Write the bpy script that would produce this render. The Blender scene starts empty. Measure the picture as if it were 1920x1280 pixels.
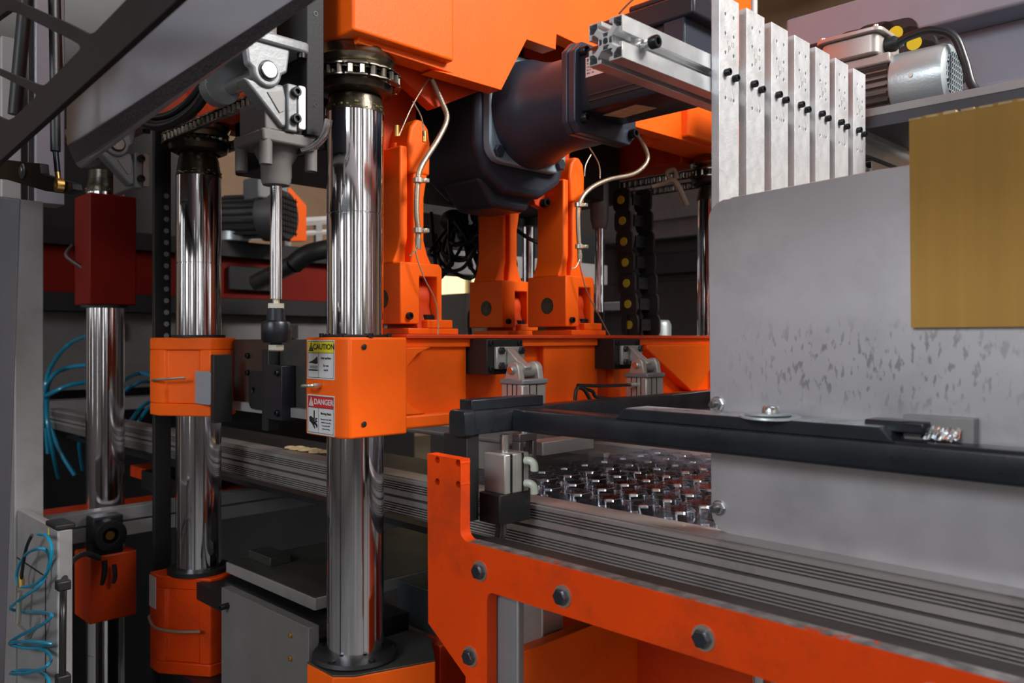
import bpy, bmesh, math, random
from mathutils import Vector, Matrix
from mathutils.geometry import tessellate_polygon
random.seed(7)
SC = bpy.context.scene
COL = SC.collection
H = 1.35            # eye height above the hall floor; all z below are measured from the eye and lifted by H
R2 = math.sqrt(2)
# ---------------------------------------------------------------- camera
cam_d = bpy.data.cameras.new('camera'); cam = bpy.data.objects.new('camera', cam_d); COL.objects.link(cam)
cam.location = (0, 0, H); cam.rotation_euler = (math.pi/2, 0, math.radians(45))
cam_d.sensor_width = 36; cam_d.lens = 36*1540/1920; cam_d.shift_y = -5/1920; cam_d.clip_start = .02
cam_d.dof.use_dof = True; cam_d.dof.focus_distance = 1.15; cam_d.dof.aperture_fstop = 7.0
SC.camera = cam
# ---------------------------------------------------------------- world, lamps, exposure
W = bpy.data.worlds.new('world'); SC.world = W; W.use_nodes = True
W.node_tree.nodes['Background'].inputs[0].default_value = (.75, .85, 1, 1)
W.node_tree.nodes['Background'].inputs[1].default_value = .05
def area(name, loc, target, sx, sy, power, color):
    l = bpy.data.lights.new(name, 'AREA'); l.shape = 'RECTANGLE'; l.size = sx; l.size_y = sy
    l.energy = power; l.color = color
    o = bpy.data.objects.new(name, l); COL.objects.link(o); o.location = loc
    o.rotation_euler = (Vector(target)-Vector(loc)).to_track_quat('-Z', 'Y').to_euler()
    return o
area('window_light_right', (3.6, 2.3, H+3.5), (-1, 1.0, H+.1), 2.4, 1.5, 560, (1, .97, .93))  # key lamp hung free in the hall, high enough to leave the interior dark
area('window_light_back', (-.1, -2.9, H+1.5), (-.3, .7, H), 1.5, 1.0, 60, (.86, .92, 1))  # added fill for the left-facing sides, not at any window
area('skylight', (.9, .2, H+2.9), (-.2, .9, H-.2), 1.4, 1.4, 18, (.7, .86, 1))  # added cool fill lamp under the roof opening
SC.view_settings.view_transform = 'Standard'; SC.view_settings.look = 'None'
SC.view_settings.gamma = 1; SC.view_settings.use_curve_mapping = False; SC.view_settings.exposure = 0.0

# ---------------------------------------------------------------- measuring helpers (eye at origin)
def sl(u): return (u-960)/1540
def pY(u, v, Y):                   # (x, z) where the sight line meets the plane y = Y
    s = sl(u); d = Y*R2/(1+s); return (d*(s-1)/R2, (635-v)/1540*d)
def pX(u, v, X):                   # (y, z) on the plane x = X
    s = sl(u); d = -X*R2/(1-s); return (d*(s+1)/R2, (635-v)/1540*d)
def pD(u, v, d):
    s = sl(u); return (d*(s-1)/R2, d*(s+1)/R2, (635-v)/1540*d)
# ---------------------------------------------------------------- materials
def mat(name, col, metal=0, rough=.5, var=.0, vscale=8, bump=0, bscale=60, chips=None, chip_amt=.62, chip_scale=14,
        stretch=None, coat=0, alpha=None, trans=0, ior=1.45, emit=None, estr=0, aniso=0, grime=0, rvar=0, scuff=False, spec=.5):
    m = bpy.data.materials.new(name); m.use_nodes = True; nt = m.node_tree; N = nt.nodes; L = nt.links
    b = N['Principled BSDF']
    b.inputs['Metallic'].default_value = metal; b.inputs['Roughness'].default_value = rough
    b.inputs['IOR'].default_value = ior; b.inputs['Specular IOR Level'].default_value = spec
    if coat: b.inputs['Coat Weight'].default_value = coat; b.inputs['Coat Roughness'].default_value = .12
    if trans: b.inputs['Transmission Weight'].default_value = trans
    if aniso: b.inputs['Anisotropic'].default_value = aniso
    if emit: b.inputs['Emission Color'].default_value = (*emit, 1); b.inputs['Emission Strength'].default_value = estr
    tc = N.new('ShaderNodeTexCoord'); vec = tc.outputs['Object']
    if stretch:
        mp = N.new('ShaderNodeMapping'); mp.inputs['Scale'].default_value = stretch; L.new(vec, mp.inputs[0]); sv = mp.outputs[0]
    else: sv = vec
    c_out = None
    def mixc(fac, c1, c2, mode='MIX'):
        x = N.new('ShaderNodeMix'); x.data_type = 'RGBA'; x.blend_type = mode
        if isinstance(fac, float): x.inputs[0].default_value = fac
        else: L.new(fac, x.inputs[0])
        for i, c in ((6, c1), (7, c2)):
            if isinstance(c, tuple): x.inputs[i].default_value = (*c[:3], 1)
            else: L.new(c, x.inputs[i])
        return x.outputs[2]
    def noise(scale, detail=4, v=None, rough=.55):
        n = N.new('ShaderNodeTexNoise'); n.inputs['Scale'].default_value = scale; n.inputs['Detail'].default_value = detail
        n.inputs['Roughness'].default_value = rough; L.new(v or sv, n.inputs['Vector']); return n.outputs['Fac']
    def ramp(f, a, b2, inv=False):
        r = N.new('ShaderNodeMapRange'); r.inputs[1].default_value = a; r.inputs[2].default_value = b2
        if inv: r.inputs[3].default_value = 1; r.inputs[4].default_value = 0
        L.new(f, r.inputs[0]); return r.outputs[0]
    cur = tuple(col)
    if var:
        n = ramp(noise(vscale), .3, .7)
        cur = mixc(n, tuple(c*(1-var) for c in col), tuple(min(1, c*(1+var)) for c in col))
    if grime:
        n = ramp(noise(9, 6, vec, .7), .5, .75)
        mm = N.new('ShaderNodeMath'); mm.operation = 'MULTIPLY'; mm.inputs[1].default_value = grime; L.new(n, mm.inputs[0])
        cur = mixc(mm.outputs[0], cur, (.03, .022, .015))
    if chips:
        n = ramp(noise(chip_scale, 5, vec, .75), chip_amt, chip_amt+.015)
        cur = mixc(n, cur, chips)
    if scuff:
        g = N.new('ShaderNodeSeparateXYZ'); L.new(tc.outputs['Generated'], g.inputs[0])
        def band(sock, c, w):
            a = N.new('ShaderNodeMath'); a.operation = 'SUBTRACT'; a.inputs[1].default_value = c; L.new(sock, a.inputs[0])
            bb = N.new('ShaderNodeMath'); bb.operation = 'ABSOLUTE'; L.new(a.outputs[0], bb.inputs[0])
            return ramp(bb.outputs[0], w, w*.4, False)
        mk = N.new('ShaderNodeMath'); mk.operation = 'MULTIPLY'
        L.new(band(g.outputs[0], .21, .2), mk.inputs[0]); L.new(band(g.outputs[2], .49, .13), mk.inputs[1])
        mp2 = N.new('ShaderNodeMapping'); mp2.inputs['Scale'].default_value = (2.8, 1, 1); mp2.inputs['Rotation'].default_value = (0, .35, 0); L.new(vec, mp2.inputs[0])
        n = ramp(noise(75, 3, mp2.outputs[0], .5), .56, .63)
        m2 = N.new('ShaderNodeMath'); m2.operation = 'MULTIPLY'; L.new(n, m2.inputs[0]); L.new(mk.outputs[0], m2.inputs[1])
        m3 = N.new('ShaderNodeMath'); m3.operation = 'MULTIPLY'; m3.inputs[1].default_value = .6; L.new(m2.outputs[0], m3.inputs[0])
        cur = mixc(m3.outputs[0], cur, (.16, .15, .16))
    if isinstance(cur, tuple): b.inputs['Base Color'].default_value = (*cur[:3], 1)
    else: L.new(cur, b.inputs['Base Color'])
    if rvar:
        r = N.new('ShaderNodeMapRange'); r.inputs[3].default_value = max(.02, rough-rvar); r.inputs[4].default_value = rough+rvar
        L.new(noise(vscale*2, 6), r.inputs[0]); L.new(r.outputs[0], b.inputs['Roughness'])
    if bump:
        bp = N.new('ShaderNodeBump'); bp.inputs['Strength'].default_value = bump; bp.inputs['Distance'].default_value = .0006
        L.new(noise(bscale, 3), bp.inputs['Height']); L.new(bp.outputs[0], b.inputs['Normal'])
    return m
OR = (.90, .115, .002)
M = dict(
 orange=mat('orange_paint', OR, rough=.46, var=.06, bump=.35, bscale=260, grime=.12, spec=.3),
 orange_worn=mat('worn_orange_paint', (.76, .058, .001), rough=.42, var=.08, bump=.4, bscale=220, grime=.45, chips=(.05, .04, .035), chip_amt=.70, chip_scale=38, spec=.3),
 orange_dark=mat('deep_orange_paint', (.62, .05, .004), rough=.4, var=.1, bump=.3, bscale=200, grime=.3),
 red=mat('dark_red_paint', (.15, .006, .002), spec=.2, rough=.5, var=.1, bump=.2, bscale=100),
 chain=mat('oily_chain', (.22, .20, .17), 1, .3, var=.4, vscale=60),
 chrome=mat('polished_chrome', (.74, .75, .79), 1, .10, bump=.03, bscale=500, stretch=(1, 1, .04)),
 grease=mat('oily_steel', (.05, .042, .028), .6, .28, var=.6, vscale=30, bump=1, bscale=90),
 steel=mat('bright_steel', (.62, .62, .62), 1, .26, var=.12, rvar=.1),
 dsteel=mat('dark_steel', (.16, .155, .15), .9, .4, var=.25, rvar=.15, bump=.2),
 alu=mat('drawn_aluminium', (.74, .75, .76), .85, .33, var=.08, vscale=20, rvar=.08, grime=.12, bump=.15, bscale=150),
 alu_raw=mat('sawn_aluminium', (.70, .70, .71), .6, .42, var=.1, vscale=26, rvar=.1, bump=.5, bscale=320, grime=.1),
 rail=mat('worn_rail_aluminium', (.44, .41, .39), .6, .38, var=.3, vscale=9, stretch=(.15, 1, 1), rvar=.12, grime=.5),
 plate=mat('scuffed_sheet_metal', (.50, .49, .51), .55, .40, var=.12, vscale=5, rvar=.1, bump=.15, bscale=200, grime=.18, scuff=True),
 cast=mat('cast_grey_paint', (.25, .26, .27), .35, .45, var=.12, bump=.5, bscale=160, grime=.2),
 cylalu=mat('anodised_cylinder', (.50, .49, .46), .6, .4, var=.1, grime=.2),
 mgrey=mat('gearbox_blue_grey', (.035, .042, .06), .25, .36, var=.1, bump=.3, bscale=200),
 flange_blue=mat('flange_grey_blue', (.30, .40, .46), .3, .4, var=.1, bump=.3),
 mblack=mat('motor_black', (.018, .018, .024), .1, .34, bump=.2, bscale=300),
 black=mat('black_paint', (.012, .012, .013), .0, .45, var=.2, bump=.3, bscale=200),
 blacktube=mat('black_tube_paint', (.022, .026, .032), .3, .3, var=.2, vscale=20, rvar=.1, bump=.25, bscale=240, chips=(.25, .25, .25), chip_amt=.77, chip_scale=50),
 rubber=mat('black_rubber', (.012, .012, .012), 0, .5),
 darkpost=mat('dark_grey_post', (.035, .035, .042), .1, .5, var=.15),
 ladder=mat('dark_grey_plate', (.014, .0135, .016), .0, .5, spec=.25, var=.15, bump=.3, bscale=200),
 beam=mat('grey_beam_paint', (.34, .335, .37), .15, .34, var=.1, vscale=4, coat=.2, bump=.3, bscale=150, grime=.1),
 shadegrey=mat('dusty_grey_panel', (.15, .14, .135), .05, .6, var=.1, grime=.3),  # grey darkened in its colour to stand in for shade
 padtop=mat('worn_grey_pad', (.36, .40, .42), .2, .3, var=.35, vscale=40, rvar=.1, bump=.4, bscale=200, grime=.2),
 lgrey=mat('light_grey_paint', (.50, .48, .47), .05, .5, var=.08, grime=.15, bump=.2),
 mgpaint=mat('mid_grey_paint', (.27, .26, .26), .1, .5, var=.12, grime=.25),
 dgplate=mat('dark_grey_platen', (.075, .075, .068), .5, .42, var=.25, grime=.4, rvar=.1),
 brown=mat('brown_grey_panel', (.075, .066, .062), .1, .5, var=.1),
 card=mat('corrugated_cardboard', (.46, .26, .06), 0, .9, var=.06, vscale=3, stretch=(24, 24, .6), bump=.4, bscale=10),
 cardcore=mat('torn_cardboard', (.62, .45, .24), 0, .9, var=.2, vscale=80),
 yellowdim=mat('dusty_yellow', (.42, .36, .02), 0, .5),  # yellow plastic darkened to mimic dim light on the rear chain
 ovbeam=mat('pale_channel_paint', (.27, .33, .40), .1, .5, var=.08, vscale=4, grime=.1),
 mgreyd=mat('dusty_motor_grey', (.07, .068, .07), .3, .5, var=.1),  # even dark grey for the distant fan motor
 olive=mat('olive_grease', (.09, .08, .02), 0, .15, coat=.5, bump=1, bscale=120),
 bronze=mat('oily_ring_steel', (.34, .30, .22), 1, .25, var=.3, vscale=30),
 flange_dark=mat('dark_blue_grey_block', (.045, .06, .075), .2, .35, var=.15),
 zinc=mat('zinc_plated', (.70, .66, .56), .9, .32, var=.1),
 bolt=mat('black_oxide_bolt', (.035, .037, .042), .8, .33),
 bluebolt=mat('blued_hex_bolt', (.10, .115, .14), .9, .25),
 brass=mat('brass', (.75, .48, .15), 1, .3),
 hose=mat('braided_metal_hose', (.42, .34, .26), .8, .4, bump=1, bscale=500),
 blue=mat('blue_air_hose', (.005, .22, .36), 0, .3, coat=.4),
 blackhose=mat('black_hose', (.012, .013, .014), 0, .35),
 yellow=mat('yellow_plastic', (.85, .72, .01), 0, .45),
 white=mat('white_label', (.62, .62, .62), 0, .5),
 lblyellow=mat('label_yellow', (.80, .66, .02), 0, .5),
 lblred=mat('label_red', (.55, .02, .02), 0, .5),
 ink=mat('label_ink', (.01, .01, .012), 0, .5),
 pink=mat('pale_label', (.75, .55, .50), 0, .5),
 silver=mat('silver_paint', (.50, .56, .57), .5, .35, var=.05, bump=.4, bscale=300),
 finbrown=mat('finned_housing', (.24, .20, .18), .5, .42, var=.15),
 termbox=mat('terminal_box_cast', (.50, .44, .41), .5, .42, var=.1),
 rust=mat('rusty_dark_steel', (.055, .045, .04), .5, .5, var=.5, vscale=14, stretch=(.3, 1, 1), grime=.6),
 edge=mat('worn_bare_edge', (.30, .28, .27), .7, .4, var=.6, vscale=60, chips=(.75, .10, .01), chip_amt=.6, chip_scale=24),
 wall=mat('hall_wall', (.50, .34, .22), 0, .9, var=.05),
 walld=mat('hall_side_wall', (.13, .12, .12), 0, .9, var=.15),
 ceil=mat('hall_ceiling', (.42, .27, .15), 0, .9, var=.12, vscale=2),
 truss=mat('roof_truss', (.50, .33, .19), 0, .8, var=.1),
 floor=mat('hall_floor', (.10, .10, .10), 0, .45, var=.2, vscale=2, grime=.3),
 pane=mat('window_daylight', (.9, .9, .9), 0, .5, emit=(1, .98, .95), estr=1.35),  # glow of the added windows, mirrored in the chrome
 pane_warm=mat('window_warm_daylight', (.9, .8, .5), 0, .5, emit=(1, .86, .5), estr=1.1),
 cream=mat('cream_frame', (.6, .5, .3), 0, .6),
 plastic=mat('clear_formed_plastic', (.93, .94, .96), 0, .06, trans=1, ior=1.45),
 foil=mat('crumpled_foil', (.72, .76, .78), 1, .25, bump=1, bscale=120),
 fitting=mat('pale_green_fitting', (.55, .60, .50), 0, .3, coat=.4),
 rope=mat('frayed_rope', (.30, .24, .18), 0, .9, bump=1, bscale=200),
 cableclear=mat('dark_cable_sheath', (.06, .06, .065), 0, .3, coat=.5),
)
# ---------------------------------------------------------------- mesh builder
class MB:
    def __init__(s): s.v = []; s.f = []
    def add(s, vs, fs):
        n = len(s.v); s.v += [tuple(v) for v in vs]; s.f += [tuple(i+n for i in f) for f in fs]; return s
    def box(s, x0, x1, y0, y1, z0, z1):
        vs = [(x, y, z) for z in (z0, z1) for y in (y0, y1) for x in (x0, x1)]
        return s.add(vs, [(0, 2, 3, 1), (4, 5, 7, 6), (0, 1, 5, 4), (2, 6, 7, 3), (0, 4, 6, 2), (1, 3, 7, 5)])
    def prism(s, poly, ax, a0, a1, holes=()):
        def P(p, a):
            return (a, p[0], p[1]) if ax == 'x' else (p[0], a, p[1]) if ax == 'y' else (p[0], p[1], a)
        loops = [list(poly)]+[list(h) for h in holes]; allp = [p for l in loops for p in l]; n = len(allp)
        vs = [P(p, a0) for p in allp]+[P(p, a1) for p in allp]; fs = []
        if holes:
            for t in tessellate_polygon([[Vector((p[0], p[1], 0)) for p in l] for l in loops]):
                fs.append(tuple(t)); fs.append(tuple(i+n for i in reversed(t)))
        else:
            fs.append(tuple(range(n))); fs.append(tuple(n+i for i in reversed(range(n))))
        o = 0
        for l in loops:
            k = len(l)
            for i in range(k): a = o+i; b = o+(i+1) % k; fs.append((a, b, b+n, a+n))
            o += k
        return s.add(vs, fs)
    def frame(s, d):
        d = Vector(d).normalized(); a = Vector((0, 0, 1)) if abs(d.z) < .9 else Vector((1, 0, 0))
        e1 = d.cross(a).normalized(); return e1, d.cross(e1).normalized(), d
    def lathe(s, prof, o, axis, n=24):             # prof: (radius, distance along the axis)
        e1, e2, d = s.frame(axis); o = Vector(o); vs = []; fs = []; idx = []
        for r, h in prof:
            if r < 1e-6: idx.append([len(vs)]*n); vs.append(o+d*h)
            else:
                idx.append(list(range(len(vs), len(vs)+n)))
                for i in range(n):
                    a = 2*math.pi*i/n; vs.append(o+d*h+(e1*math.cos(a)+e2*math.sin(a))*r)
        for k in range(len(prof)-1):
            for i in range(n):
                j = (i+1) % n; f = []
                for q in (idx[k][i], idx[k][j], idx[k+1][j], idx[k+1][i]):
                    if q not in f: f.append(q)
                if len(f) > 2: fs.append(tuple(f))
        return s.add(vs, fs)
    def cyl(s, p0, p1, r, r1=None, n=20):
        p0 = Vector(p0); p1 = Vector(p1); L = (p1-p0).length; r1 = r if r1 is None else r1
        return s.lathe([(0, 0), (r, 0), (r1, L), (0, L)], p0, p1-p0, n)
    def ring(s, o, axis, ri, ro, h, n=32):
        return s.lathe([(ri, 0), (ro, 0), (ro, h), (ri, h), (ri, 0)], o, axis, n)
    def tube(s, pts, r, n=8, sub=6, taper=None):
        P = [Vector(p) for p in pts]
        if sub > 1 and len(P) > 2:
            Q = []
            for i in range(len(P)-1):
                a = P[max(i-1, 0)]; b = P[i]; c = P[i+1]; d = P[min(i+2, len(P)-1)]
                for k in range(sub):
                    t = k/sub
                    Q.append(.5*((2*b)+(-a+c)*t+(2*a-5*b+4*c-d)*t*t+(-a+3*b-3*c+d)*t**3))
            Q.append(P[-1]); P = Q
        vs = []; fs = []; m = len(P); e = None
        for i, p in enumerate(P):
            t = (P[min(i+1, m-1)]-P[max(i-1, 0)]).normalized()
            if e is None:
                e = t.cross(Vector((0, 0, 1))) if abs(t.z) < .9 else t.cross(Vector((1, 0, 0)))
            e = (e-t*e.dot(t)).normalized(); f = t.cross(e)
            for k in range(n):
                a = 2*math.pi*k/n; vs.append(p+(e*math.cos(a)+f*math.sin(a))*r)
        for i in range(m-1):
            for k in range(n):
                j = (k+1) % n; fs.append((i*n+k, i*n+j, (i+1)*n+j, (i+1)*n+k))
        fs.append(tuple(range(n))); fs.append(tuple((m-1)*n+k for k in reversed(range(n))))
        return s.add(vs, fs)
    def hexa(s, o, axis, r, h): return s.lathe([(0, 0), (r, 0), (r, h*.8), (r*.86, h), (0, h)], o, axis, 6)
    def socket(s, o, axis, r, h):                  # socket head with its hollow
        return s.lathe([(0, 0), (r, 0), (r, h*.9), (r*.9, h), (r*.55, h), (r*.55, h*.45), (0, h*.45)], o, axis, 16)
    def blob(s, o, rx, ry, rz, n=12, m=8):
        vs = []; fs = []
        for i in range(1, m):
            a = math.pi*i/m
            for k in range(n):
                b = 2*math.pi*k/n; vs.append((o[0]+rx*math.sin(a)*math.cos(b), o[1]+ry*math.sin(a)*math.sin(b), o[2]+rz*math.cos(a)))
        t = len(vs); vs += [(o[0], o[1], o[2]+rz), (o[0], o[1], o[2]-rz)]
        for i in range(m-2):
            for k in range(n): j = (k+1) % n; fs.append((i*n+k, i*n+j, (i+1)*n+j, (i+1)*n+k))
        for k in range(n): j = (k+1) % n; fs.append((t, j, k)); fs.append((t+1, (m-2)*n+k, (m-2)*n+j))
        return s.add(vs, fs)
    def mesh(s, name, m, smooth=True):
        me = bpy.data.meshes.new(name); me.from_pydata(s.v, [], s.f); bm = bmesh.new(); bm.from_mesh(me)
        bmesh.ops.recalc_face_normals(bm, faces=bm.faces); bm.to_mesh(me); bm.free()
        if smooth:
            me.polygons.foreach_set('use_smooth', [True]*len(me.polygons)); me.set_sharp_from_angle(angle=math.radians(38))
        if m: me.materials.append(M[m])
        return me
    def build(s, name, m, parent=None, bevel=0, seg=2, smooth=True, label=None, lift=H):
        me = s.mesh(name, m, smooth); o = bpy.data.objects.new(name, me); COL.objects.link(o)
        if parent is None:
            if lift is not None:
                c0 = base_of([o]); me.transform(Matrix.Translation(-c0)); o.location = c0+Vector((0, 0, H))
        else: o.parent = parent
        if bevel:
            b = o.modifiers.new('bevel', 'BEVEL'); b.width = bevel; b.segments = seg; b.limit_method = 'ANGLE'; b.angle_limit = math.radians(40)
            b.harden_normals = False
        if label: o['label'] = label
        return o
def base_of(obs):
    lo = Vector((1e9,)*3); hi = Vector((-1e9,)*3)
    for o in obs:
        for v in o.data.vertices:
            for i in range(3): lo[i] = min(lo[i], v.co[i]); hi[i] = max(hi[i], v.co[i])
    return Vector(((lo.x+hi.x)/2, (lo.y+hi.y)/2, lo.z))
ROOTS = []
def thing(name, label, cat, group=None):
    o = bpy.data.objects.new(name, None); COL.objects.link(o); o.empty_display_size = .05
    o['label'] = label; o['category'] = cat
    if group: o['group'] = group
    ROOTS.append(o); return o
def kids(o): return [c for c in bpy.data.objects if c.parent == o]
def desc(o):
    r = []
    for c in CH(o): r.append(c); r += desc(c)
    return r
def CH(o): return list(o.children)
def fin(root):                                     # put the Empty at the base of its parts
    if root not in ROOTS: return
    ROOTS.remove(root); ds = desc(root); ms = [d for d in ds if d.type == 'MESH']
    if not ms: return
    for d in ms:                                   # placed (shared-mesh) pieces count by their place
        pass
    c0 = base_of([d for d in ms if not d.get('_placed')] or ms); done = set()
    for d in ds:
        if d.get('_placed'):
            if not d.parent.get('_placed'): d.location = d.location-c0
        elif d.data.name not in done: d.data.transform(Matrix.Translation(-c0)); done.add(d.data.name)
    root.location = c0+Vector((0, 0, H))
def tag(o, label, cat, group=None, kind=None):
    o['label'] = label; o['category'] = cat
    if group: o['group'] = group
    if kind: o['kind'] = kind
    return o
def place(me, name, parent, loc, rot=(0, 0, 0), scale=(1, 1, 1), label=None):      # a piece sharing mesh data
    o = bpy.data.objects.new(name, me); COL.objects.link(o); o.parent = parent; o.location = loc; o.rotation_euler = rot; o.scale = scale
    o['_placed'] = 1
    if label: o['label'] = label
    return o
def dup(root, dx=0, dy=0, dz=0, label=None):
    fin(root)
    def cp(o, par):
        c = o.copy(); COL.objects.link(c)
        if par: c.parent = par
        for k in CH(o): cp(k, c)
        return c
    r = cp(root, None); r.location = root.location+Vector((dx, dy, dz))
    if label: r['label'] = label
    return r
def circ(cx, cy, r, n=12, a0=0, a1=2*math.pi, close=True):
    return [(cx+r*math.cos(a0+(a1-a0)*i/(n if close else n-1)), cy+r*math.sin(a0+(a1-a0)*i/(n if close else n-1))) for i in range(n)]
def rrect(x0, x1, y0, y1, r, n=4):
    P = []
    for cx, cy, a in ((x1-r, y1-r, 0), (x0+r, y1-r, 90), (x0+r, y0+r, 180), (x1-r, y0+r, 270)):
        P += circ(cx, cy, r, n, math.radians(a), math.radians(a+90), False)
    return P
def text(body, size, loc, face, parent, m='ink', name='lettering', bold=.0, align='CENTER', width=1.0, rotz=0):
    cu = bpy.data.curves.new(name, 'FONT'); cu.body = body; cu.size = size; cu.align_x = align; cu.align_y = 'CENTER'
    cu.offset = bold*size; cu.resolution_u = 3; cu.extrude = .00008
    t = bpy.data.objects.new('tmp', cu); COL.objects.link(t)
    dg = bpy.context.evaluated_depsgraph_get(); me = bpy.data.meshes.new_from_object(t.evaluated_get(dg)); bpy.data.objects.remove(t)
    me.transform(Matrix.Diagonal((width, 1, 1, 1)))
    if face == '-y': R = Matrix.Rotation(math.pi/2, 4, 'X')
    else: R = Matrix.Rotation(math.pi/2, 4, 'Z') @ Matrix.Rotation(math.pi/2, 4, 'X')
    me.transform(Matrix.Translation(Vector(loc)) @ R); me.name = name
    me.materials.clear(); me.materials.append(M[m])
    o = bpy.data.objects.new(name, me); COL.objects.link(o); o.parent = parent
    return o
def struct(name, b, m, bevel=0):
    o = b.build(name, m, None, bevel); o['kind'] = 'structure'; return o
# clear plastic: a thin film, mostly see-through, glossy at a glance
def film(name):
    m = bpy.data.materials.new(name); m.use_nodes = True; nt = m.node_tree; N = nt.nodes; L = nt.links; N.clear()
    o = N.new('ShaderNodeOutputMaterial'); mx = N.new('ShaderNodeMixShader'); t = N.new('ShaderNodeBsdfTransparent'); g = N.new('ShaderNodeBsdfGlossy')
    t.inputs[0].default_value = (.93, .94, .97, 1); g.inputs['Roughness'].default_value = .1; g.inputs[0].default_value = (.95, .97, 1, 1)
    lw = N.new('ShaderNodeLayerWeight'); lw.inputs[0].default_value = .14
    mr = N.new('ShaderNodeMapRange'); mr.inputs[3].default_value = .02; mr.inputs[4].default_value = .42; L.new(lw.outputs['Fresnel'], mr.inputs[0])
    L.new(mr.outputs[0], mx.inputs[0]); L.new(t.outputs[0], mx.inputs[1]); L.new(g.outputs[0], mx.inputs[2]); L.new(mx.outputs[0], o.inputs[0])
    return m
M['plastic'] = film('clear_formed_plastic_film')
M['plastic_fold'] = film('plastic_fold')
for nd in M['plastic_fold'].node_tree.nodes:
    if nd.type == 'MAP_RANGE': nd.inputs[3].default_value = .3; nd.inputs[4].default_value = .6
    if nd.type == 'BSDF_GLOSSY': nd.inputs['Roughness'].default_value = .3
# ================================================================ the hall
FZ = -H
struct('floor', MB().box(-9, 6.2, -5.2, 9, FZ-.1, FZ), 'floor')
struct('wall_left', MB().box(-9.2, -9, -5.2, 9, FZ, 4.6), 'wall')
struct('wall_far', MB().box(-9.2, 6.2, 9, 9.2, FZ, 4.6), 'wall')
def wall_with_windows(name, axis, pos, lo, hi, wins, m):
    b = MB(); outer = [(lo, FZ), (hi, FZ), (hi, 4.6), (lo, 4.6)]
    holes = [[(a, z0), (c, z0), (c, z1), (a, z1)] for a, c, z0, z1 in wins]
    b.prism(outer, axis, pos, pos+(.2 if pos > 0 else -.2), holes); return struct(name, b, m)
wr = [(-4.4, -3.6, -.6, 3.2), (-3.1, -2.9, -.6, 3.4), (-2.4, -1.2, .2, 3.2), (-.7, -.45, -.4, 3), (.4, 1.6, .4, 3.2), (2.1, 2.3, -.8, 3.2), (3.0, 4.4, .2, 3.2), (5.2, 6.6, .2, 3.2)]  # unseen windows, put in as bright strips for the chrome to reflect
wb = [(-7.5, -6.6, .4, 3), (-5.9, -5.6, -.6, 3), (-4.8, -3.8, .2, 3), (-2.8, -2.5, -.6, 3), (-1.4, -.4, .2, 3.0), (.6, .8, -.8, 3), (1.6, 2.8, .2, 3), (4.2, 4.6, -.6, 3)]  # more added glowing strips, in the wall behind the camera
wall_with_windows('wall_right', 'x', 6.0, -5.2, 9, wr, 'walld')
wall_with_windows('wall_back', 'y', -5.0, -9, 6, wb, 'walld')
k = 0
for a, c, z0, z1 in wr:
    k += 1; o = MB().box(6.08, 6.1, a, c, z0, z1).build('window_%d' % k, 'pane', None); o['kind'] = 'structure'
for a, c, z0, z1 in wb:
    k += 1; o = MB().box(a, c, -5.1, -5.08, z0, z1).build('window_%d' % k, 'pane', None); o['kind'] = 'structure'
# a big sky-lit roof opening above, and warm windows on the far wall
struct('ceiling', MB().prism([(-9, -5), (6, -5), (6, 9), (-9, 9)], 'z', 4.3, 4.4, [[(-.5, -1), (2.2, -1), (2.2, 1.3), (-.5, 1.3)]]), 'ceil')
for i, x in enumerate((-7, -5, -3, -1, 1, 3)):     # roof purlins and braces, seen at the top right
    struct('trim_%d' % (i+1), MB().box(x-.12, x+.12, -5, 9, 4.0, 4.29), 'truss')
n = 7
for y in (3.4, 5.6, 7.6):
    struct('trim_%d' % n, MB().box(-9, 6, y-.1, y+.1, 3.55, 3.72), 'truss'); n += 1
    b = MB()
    for x in (-7, -5, -3, -1, 1, 3):
        b.tube([(x, y, 3.6), (x+1, y+.0, 4.2)], .07, 4, 1); b.tube([(x+1, y, 4.2), (x+2, y, 3.6)], .07, 4, 1)
    struct('trim_%d' % n, b, 'truss'); n += 1
# warm window far behind between the arms
x0, x1 = -5.6, -3.5
b = MB().box(-8.96, -8.93, 5.6, 8.6, -.1, 1.15); o = b.build('window_%d' % (k+1), 'pane_warm', None); o['kind'] = 'structure'
b = MB()
for y in (5.6, 6.2, 6.8, 7.4, 8.0, 8.6): b.box(-8.93, -8.87, y-.04, y+.04, -.1, 1.15)
b.box(-8.93, -8.87, 5.6, 8.6, .5, .58); struct('trim_%d' % n, b, 'cream'); n += 1

# ================================================================ upper platen (orange crosshead)
t = thing('upper_platen', 'big orange crosshead of the press above the motor, with a notched lower edge', 'press crosshead')
X = -.92
def XX(L, X): return [pX(u, v, X) for u, v in L]
y_r = 1.64
body = [(.93, .50), (.90, .392), (.80, .405), (.63, .405), (.63, 1.6), (y_r, 1.6), (y_r, .405), (1.60, .405), (1.30, .395), (1.25, .392), (1.22, .487), (.955, .487), (.955, .495)]
body = [(.63, .395), (.79, .392)]+XX([(812, 131), (940, 169), (988, 74), (1042, 93), (1044, 64)], X)+[(1.20, .50), (1.245, .395), (y_r, .40), (y_r, 1.6), (.63, 1.6)]
MB().prism(body, 'x', X-.03, X, ).build('front_plate', 'orange', t, .002)
b = MB(); b.prism([(-1.02, .611), (-.905, .611), (-.905, .786), (-1.02, .786)], 'z', .403, 1.6); b.build('corner_block', 'orange', t, .004, 3)
b = MB(); b.prism([(-1.02, 1.40), (-.905, 1.40), (-.905, y_r+.01), (-1.02, y_r+.01)], 'z', .403, 1.6); b.build('corner_block', 'orange', t, .004, 3)
b = MB(); b.box(-1.54, -1.42, .611, .786, .403, 1.6); b.build('corner_block', 'orange_dark', t, .004)
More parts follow.
